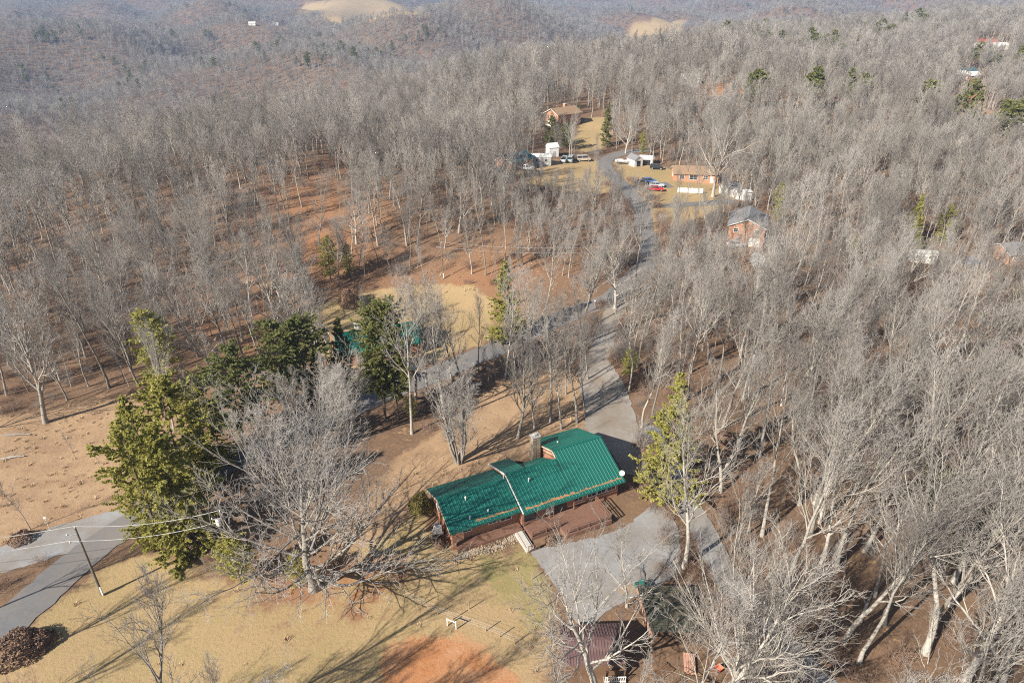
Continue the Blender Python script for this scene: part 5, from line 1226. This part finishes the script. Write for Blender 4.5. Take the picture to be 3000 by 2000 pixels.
vehicle('car', 'silver sedan parked behind the red car on the neighbour drive', 1508, 429, R(-5), PS)
vehicle('car', 'bright red car at the front of the neighbour drive', 1507, 438, R(-4), PR)
vehicle('suv', 'blue car at the back of the neighbour drive', 1491, 421, R(8), PB)
vehicle('suv', 'black car beside the white carport', 1508, 389, R(-12), PK)
vehicle('car', 'dark car in the shade left of the blue car', 1475, 424, R(25), PK)
vehicle('suv', 'dark blue car between trees near the right margin', 2234, 608, R(20), PB)
vehicle('car', 'white car in front of the dark-grey-roofed brick house', 1690, 566, R(5), PW)
vehicle('car', 'white car at the lower edge of the far right clearing', 2300, 275, R(10), PW)
vehicle('pickup', 'white truck behind bare branches at the far right margin', 2335, 280, R(-15), PW)
vehicle('car', 'silver car on the pale road of the far right clearing', 2318, 283, R(30), PS)
vehicle('car', 'light car half hidden left of the teal-roofed house', 1142, 395, R(30), PS)
# boat on a trailer by the road bend
b = G(1428, 377); t = thing('boat', 'white boat on a trailer beside the far road bend', 'boat', b, R(-15))
V_ = []; st_ = [(-2.4, .95), (-1, 1.0), (.8, .9), (1.9, .55), (2.6, .06)]
for x, w_ in st_: V_ += [(x, -w_, 1.25 + .08 * max(x, 0)), (x, -w_ * .65, .75 + .1 * max(x, 0)), (x, 0, .55 + .2 * max(x - .5, 0)), (x, w_ * .65, .75 + .1 * max(x, 0)), (x, w_, 1.25 + .08 * max(x, 0))]
F_ = [(5 * i + j, 5 * i + j + 1, 5 * i + j + 6, 5 * i + j + 5) for i in range(4) for j in range(4)] + [(5 * i, 5 * i + 5, 5 * i + 9, 5 * i + 4) for i in range(4)] + [(0, 4, 3, 2, 1)]
q = MB(); q.add(V_, F_); q.build('hull', M_white, t)
q = MB(); q.add([(-2.2, -.8, 1.27), (.9, -.75, 1.30), (.9, .75, 1.30), (-2.2, .8, 1.27), (-1.6, -.4, 1.7), (.2, -.35, 1.75), (.2, .35, 1.75), (-1.6, .4, 1.7)], [(0, 1, 5, 4), (1, 2, 6, 5), (2, 3, 7, 6), (3, 0, 4, 7), (4, 5, 6, 7)]); q.build('cover', M_whitesoil, t)
q = MB(); q.bar((-2.2, 0, .5), (3.4, 0, .45), .12); q.build('trailer', M_grey, t)
for s in (-1, 1): q = MB(); q.tube([(-.6, s * .75, .32), (-.6, s * .95, .32)], .32, 14); q.build('wheel', M_tyre, t)

# ------------------------------------------------------------------ poles, wires, fences and small things
def pole(px, py, ty, label, arms=1, r=.16, transformer=False, lean=0, dirx=(1, .25)):
    b = G(px, py); h = top_height(b, ty); t = thing('utility_pole', label, 'utility pole', b, 0)
    q = MB(); q.tube([(0, 0, -.5), (0, 0, h * .5), (0, 0, h)], [r, r * .85, r * .65], 10); q.build('shaft', M_pole, t)
    dx = Vector((dirx[0], dirx[1], 0)).normalized()
    for k in range(arms):
        z = h - .9 - k * 1.1; q = MB(); q.bar(Vector((0, 0, z - .25)), Vector((0, 0, z)) - dx * 1.0, .09); q.bar(Vector((0, 0, z)), Vector((0, 0, z + .02)) - dx * 1.05, .08); ar = q.build('bracket', M_grey, t)
        q = MB(); e = Vector((0, 0, z + .02)) - dx * 1.0; q.tube([e, e + Vector((0, 0, .12)), e + Vector((0, 0, .25))], [.05, .09, .04], 8); q.build('insulator', M_whitesoil, ar)
    q = MB(); q.tube([(0, 0, h), (0, 0, h + .12), (0, 0, h + .25)], [.05, .08, .04], 8); q.build('insulator', M_whitesoil, t)
    q = MB(); q.box((r * .9, -r * .6, .75), (.16, .1, 1.3)); q.build('ground_guard', M_whitesoil, t)
    if transformer:
        q = MB(); q.tube([(-.42, -.1, h - 2.0), (-.42, -.1, h - 1.9), (-.42, -.1, h - 1.05), (-.42, -.1, h - .95)], [.22, .28, .28, .15], 14); q.build('transformer', M_whitesoil, t)
    return b, h
p1, h1 = pole(235, 1366, 1212, 'dark utility pole beside the asphalt road at the lower left', arms=2)
p2, h2 = pole(545, 1322, 1175, 'utility pole with a white transformer behind the oak branches', transformer=True)
p3, h3 = pole(1018, 640, 558, 'thin utility pole at the foot of the orange bank', r=.13)
p4, h4 = pole(2211, 286, 244, 'utility pole on the far right clay clearing', r=.16)
def wire(label, a, b, sag, r=.022, group=None):
    a, b = Vector(a), Vector(b); pts = [a.lerp(b, i / 24) - Vector((0, 0, sag * 4 * (i / 24) * (1 - i / 24))) for i in range(25)]
    q = MB(); q.tube(pts, r, 5); o = q.build('power_line', M_wire); tag(o, label, 'power line', group)
T1, T2, T3 = Vector(p1) + Vector((0, 0, h1 + .25)), Vector(p2) + Vector((0, 0, h2 + .25)), Vector(p3) + Vector((0, 0, h3 + .25))
off = Vector((-1.0, -.25, -1.9))
wire('upper power line from the roadside pole to the transformer pole', T1, T2, .8)
wire('lower power line from the roadside pole to the transformer pole', T1 + off, T2 + Vector((0, 0, -1.6)), .8)
Lw = Vector((-95, 47, hz(-95, 47) + 10.3))
wire('upper power line running left from the roadside pole out of view', T1, Lw, .8); wire('lower power line running left from the roadside pole out of view', T1 + off, Lw + Vector((0, 0, -2)), .8)
rp_ = G(1330, 700); wire('upper power line across the orange bank', T3, (rp_[0] + 10, rp_[1] + 12, rp_[2] + 9), 1.0, .018); wire('lower power line across the orange bank', T3 - Vector((0, 0, 1.2)), (rp_[0] + 10, rp_[1] + 12, rp_[2] + 7.8), 1.0, .018)
yh = G(870, 806); wire('service cable from the bank pole down to the second house', T3 - Vector((0, 0, 1.5)), (yh[0] - 2, yh[1] + 3, yh[2] + 4.6), 1.2, .018)
b = G(115, 1217); t = thing('sign_post', 'thin white post with a small plate at the gravel pull-off', 'sign', b, .3)
q = MB(); q.tube([(0, 0, -.2), (0, 0, 2.3)], .04, 8); q.build('post', M_whitesoil, t); q = MB(); q.box((0, -.05, 2.15), (.3, .04, .35)); q.build('plate', M_white, t)
def mailbox(px, py, label, rz):
    b = G(px, py); t = thing('mailbox', label, 'mailbox', b, rz)
    q = MB(); q.box((0, 0, .5), (.1, .1, 1.2)); q.build('post', M_wood, t)
    q = MB(); q.prism([(-.11, 1.05), (.11, 1.05), (.11, 1.2), (.07, 1.28), (-.07, 1.28), (-.11, 1.2)], -.28, .28); q.build('box', M_grey, t)
    q = MB(); q.box((.125, 0, 1.28), (.02, .04, .2)); q.build('flag', PR, t)
mailbox(1122, 792, 'mailbox at the road edge below the pointed cedar', .4); mailbox(1366, 702, 'mailbox at the road edge beside the gnarled tree', .8)
# fence posts on the lawn
FP = [(1040, 1422), (1078, 1398), (1116, 1448), (1148, 1462), (1182, 1478), (1006, 1410), (968, 1390), (930, 1372), (1222, 1330), (1240, 1362), (1254, 1392), (1262, 1424), (1266, 1455)]
for i, (px, py) in enumerate(FP):
    b = G(px, py); row = 'beside the red clay patch' if i < 8 else 'along the left edge of the gravel yard'
    t = thing('fence_post', 'thin weathered fence post in the row ' + row, 'fence post', b, i * .7, 'fence posts ' + row)
    q = MB(); q.tube([(0, 0, -.3), (.01, 0, .6), (.02, .01, 1.25)], [.06, .055, .05], 7); q.build('shaft', M_wood, t); q = MB(); q.tube([(.02, .01, 1.25), (.02, .01, 1.29)], [.055, .02], 7); q.build('tip', M_wood, t)
P0, P1 = G(1028, 1436), G(1048, 1444); t = thing('gate_frame', 'short white H-shaped fence frame beside the red clay patch', 'fence', P0, math.atan2(P1[1] - P0[1], P1[0] - P0[0])); gl = math.hypot(P1[0] - P0[0], P1[1] - P0[1])
for x in (0, gl): q = MB(); q.box((x, 0, .5), (.1, .1, 1.4)); q.build('post', M_whitesoil, t)
q = MB(); q.bar((0, 0, 1.0), (gl, 0, 1.0), .08); q.build('rail', M_whitesoil, t)
def wire_run(label, pts):
    pts = [G(*p) for p in pts]; q = MB()
    for z in (.4, .75, 1.1): q.tube([(p_[0], p_[1], p_[2] + z) for p_ in pts], .008, 3)
    tag(q.build('wire_fence', M_grey), label, 'wire fence')
wire_run('wire fence strands beside the red clay patch', [FP[k] for k in (7, 6, 5, 0, 2, 3, 4)]); wire_run('wire fence strands along the left edge of the gravel yard', FP[8:])
# fallen logs in the straw field and the woods
for i, (px, py, L, rz, lab) in enumerate(((30, 1052, 3.0, .3, 'grey fallen log at the left margin of the straw field'), (1990, 1395, 5.0, .9, 'fallen trunk on the forest floor at lower right'), (470, 1238, 2.5, -.4, 'broken pale limb lying left of the oak'), (40, 1000, 4, .1, 'pale fallen trunk under the trees at the left margin'))):
    b = G(px, py); t = thing('fallen_log', lab, 'log', (b[0], b[1], b[2] + .12), rz)
    q = MB(); q.tube([(-L / 2, 0, .05), (0, .08, .1), (L / 2, 0, 0)], [.2, .17, .1], 8); q.build('trunk', M_bark, t); q = MB(); q.tube([(0, .08, .1), (.5, .5, .5), (.8, .6, 1.0)], [.07, .05, .02], 6); q.build('branch', M_bark, t)

# ------------------------------------------------------------------ haze
hm = bpy.data.materials.new('haze_air'); hm.use_nodes = True; hn = hm.node_tree.nodes; hn.clear()
pv = hn.new('ShaderNodeVolumePrincipled'); pv.inputs['Color'].default_value = (.50, .68, 1.0, 1); pv.inputs['Density'].default_value = .00014; pv.inputs['Anisotropy'].default_value = .1
ho = hn.new('ShaderNodeOutputMaterial'); hm.node_tree.links.new(pv.outputs[0], ho.inputs['Volume'])
hm.cycles.homogeneous_volume = True if hasattr(hm.cycles, 'homogeneous_volume') else None
zlo, zhi = float(V[:, 2].min()) - 1.0, max(float(V[:, 2].max()) + 32, CAMZ + 3)
hb = MB(); hb.box((0, 4250, (zlo + zhi) / 2), (13800, 10400, zhi - zlo))
hzo = hb.build('haze', hm); hzo['kind'] = 'stuff'; hzo['label'] = 'thin blue winter haze over the far hills'
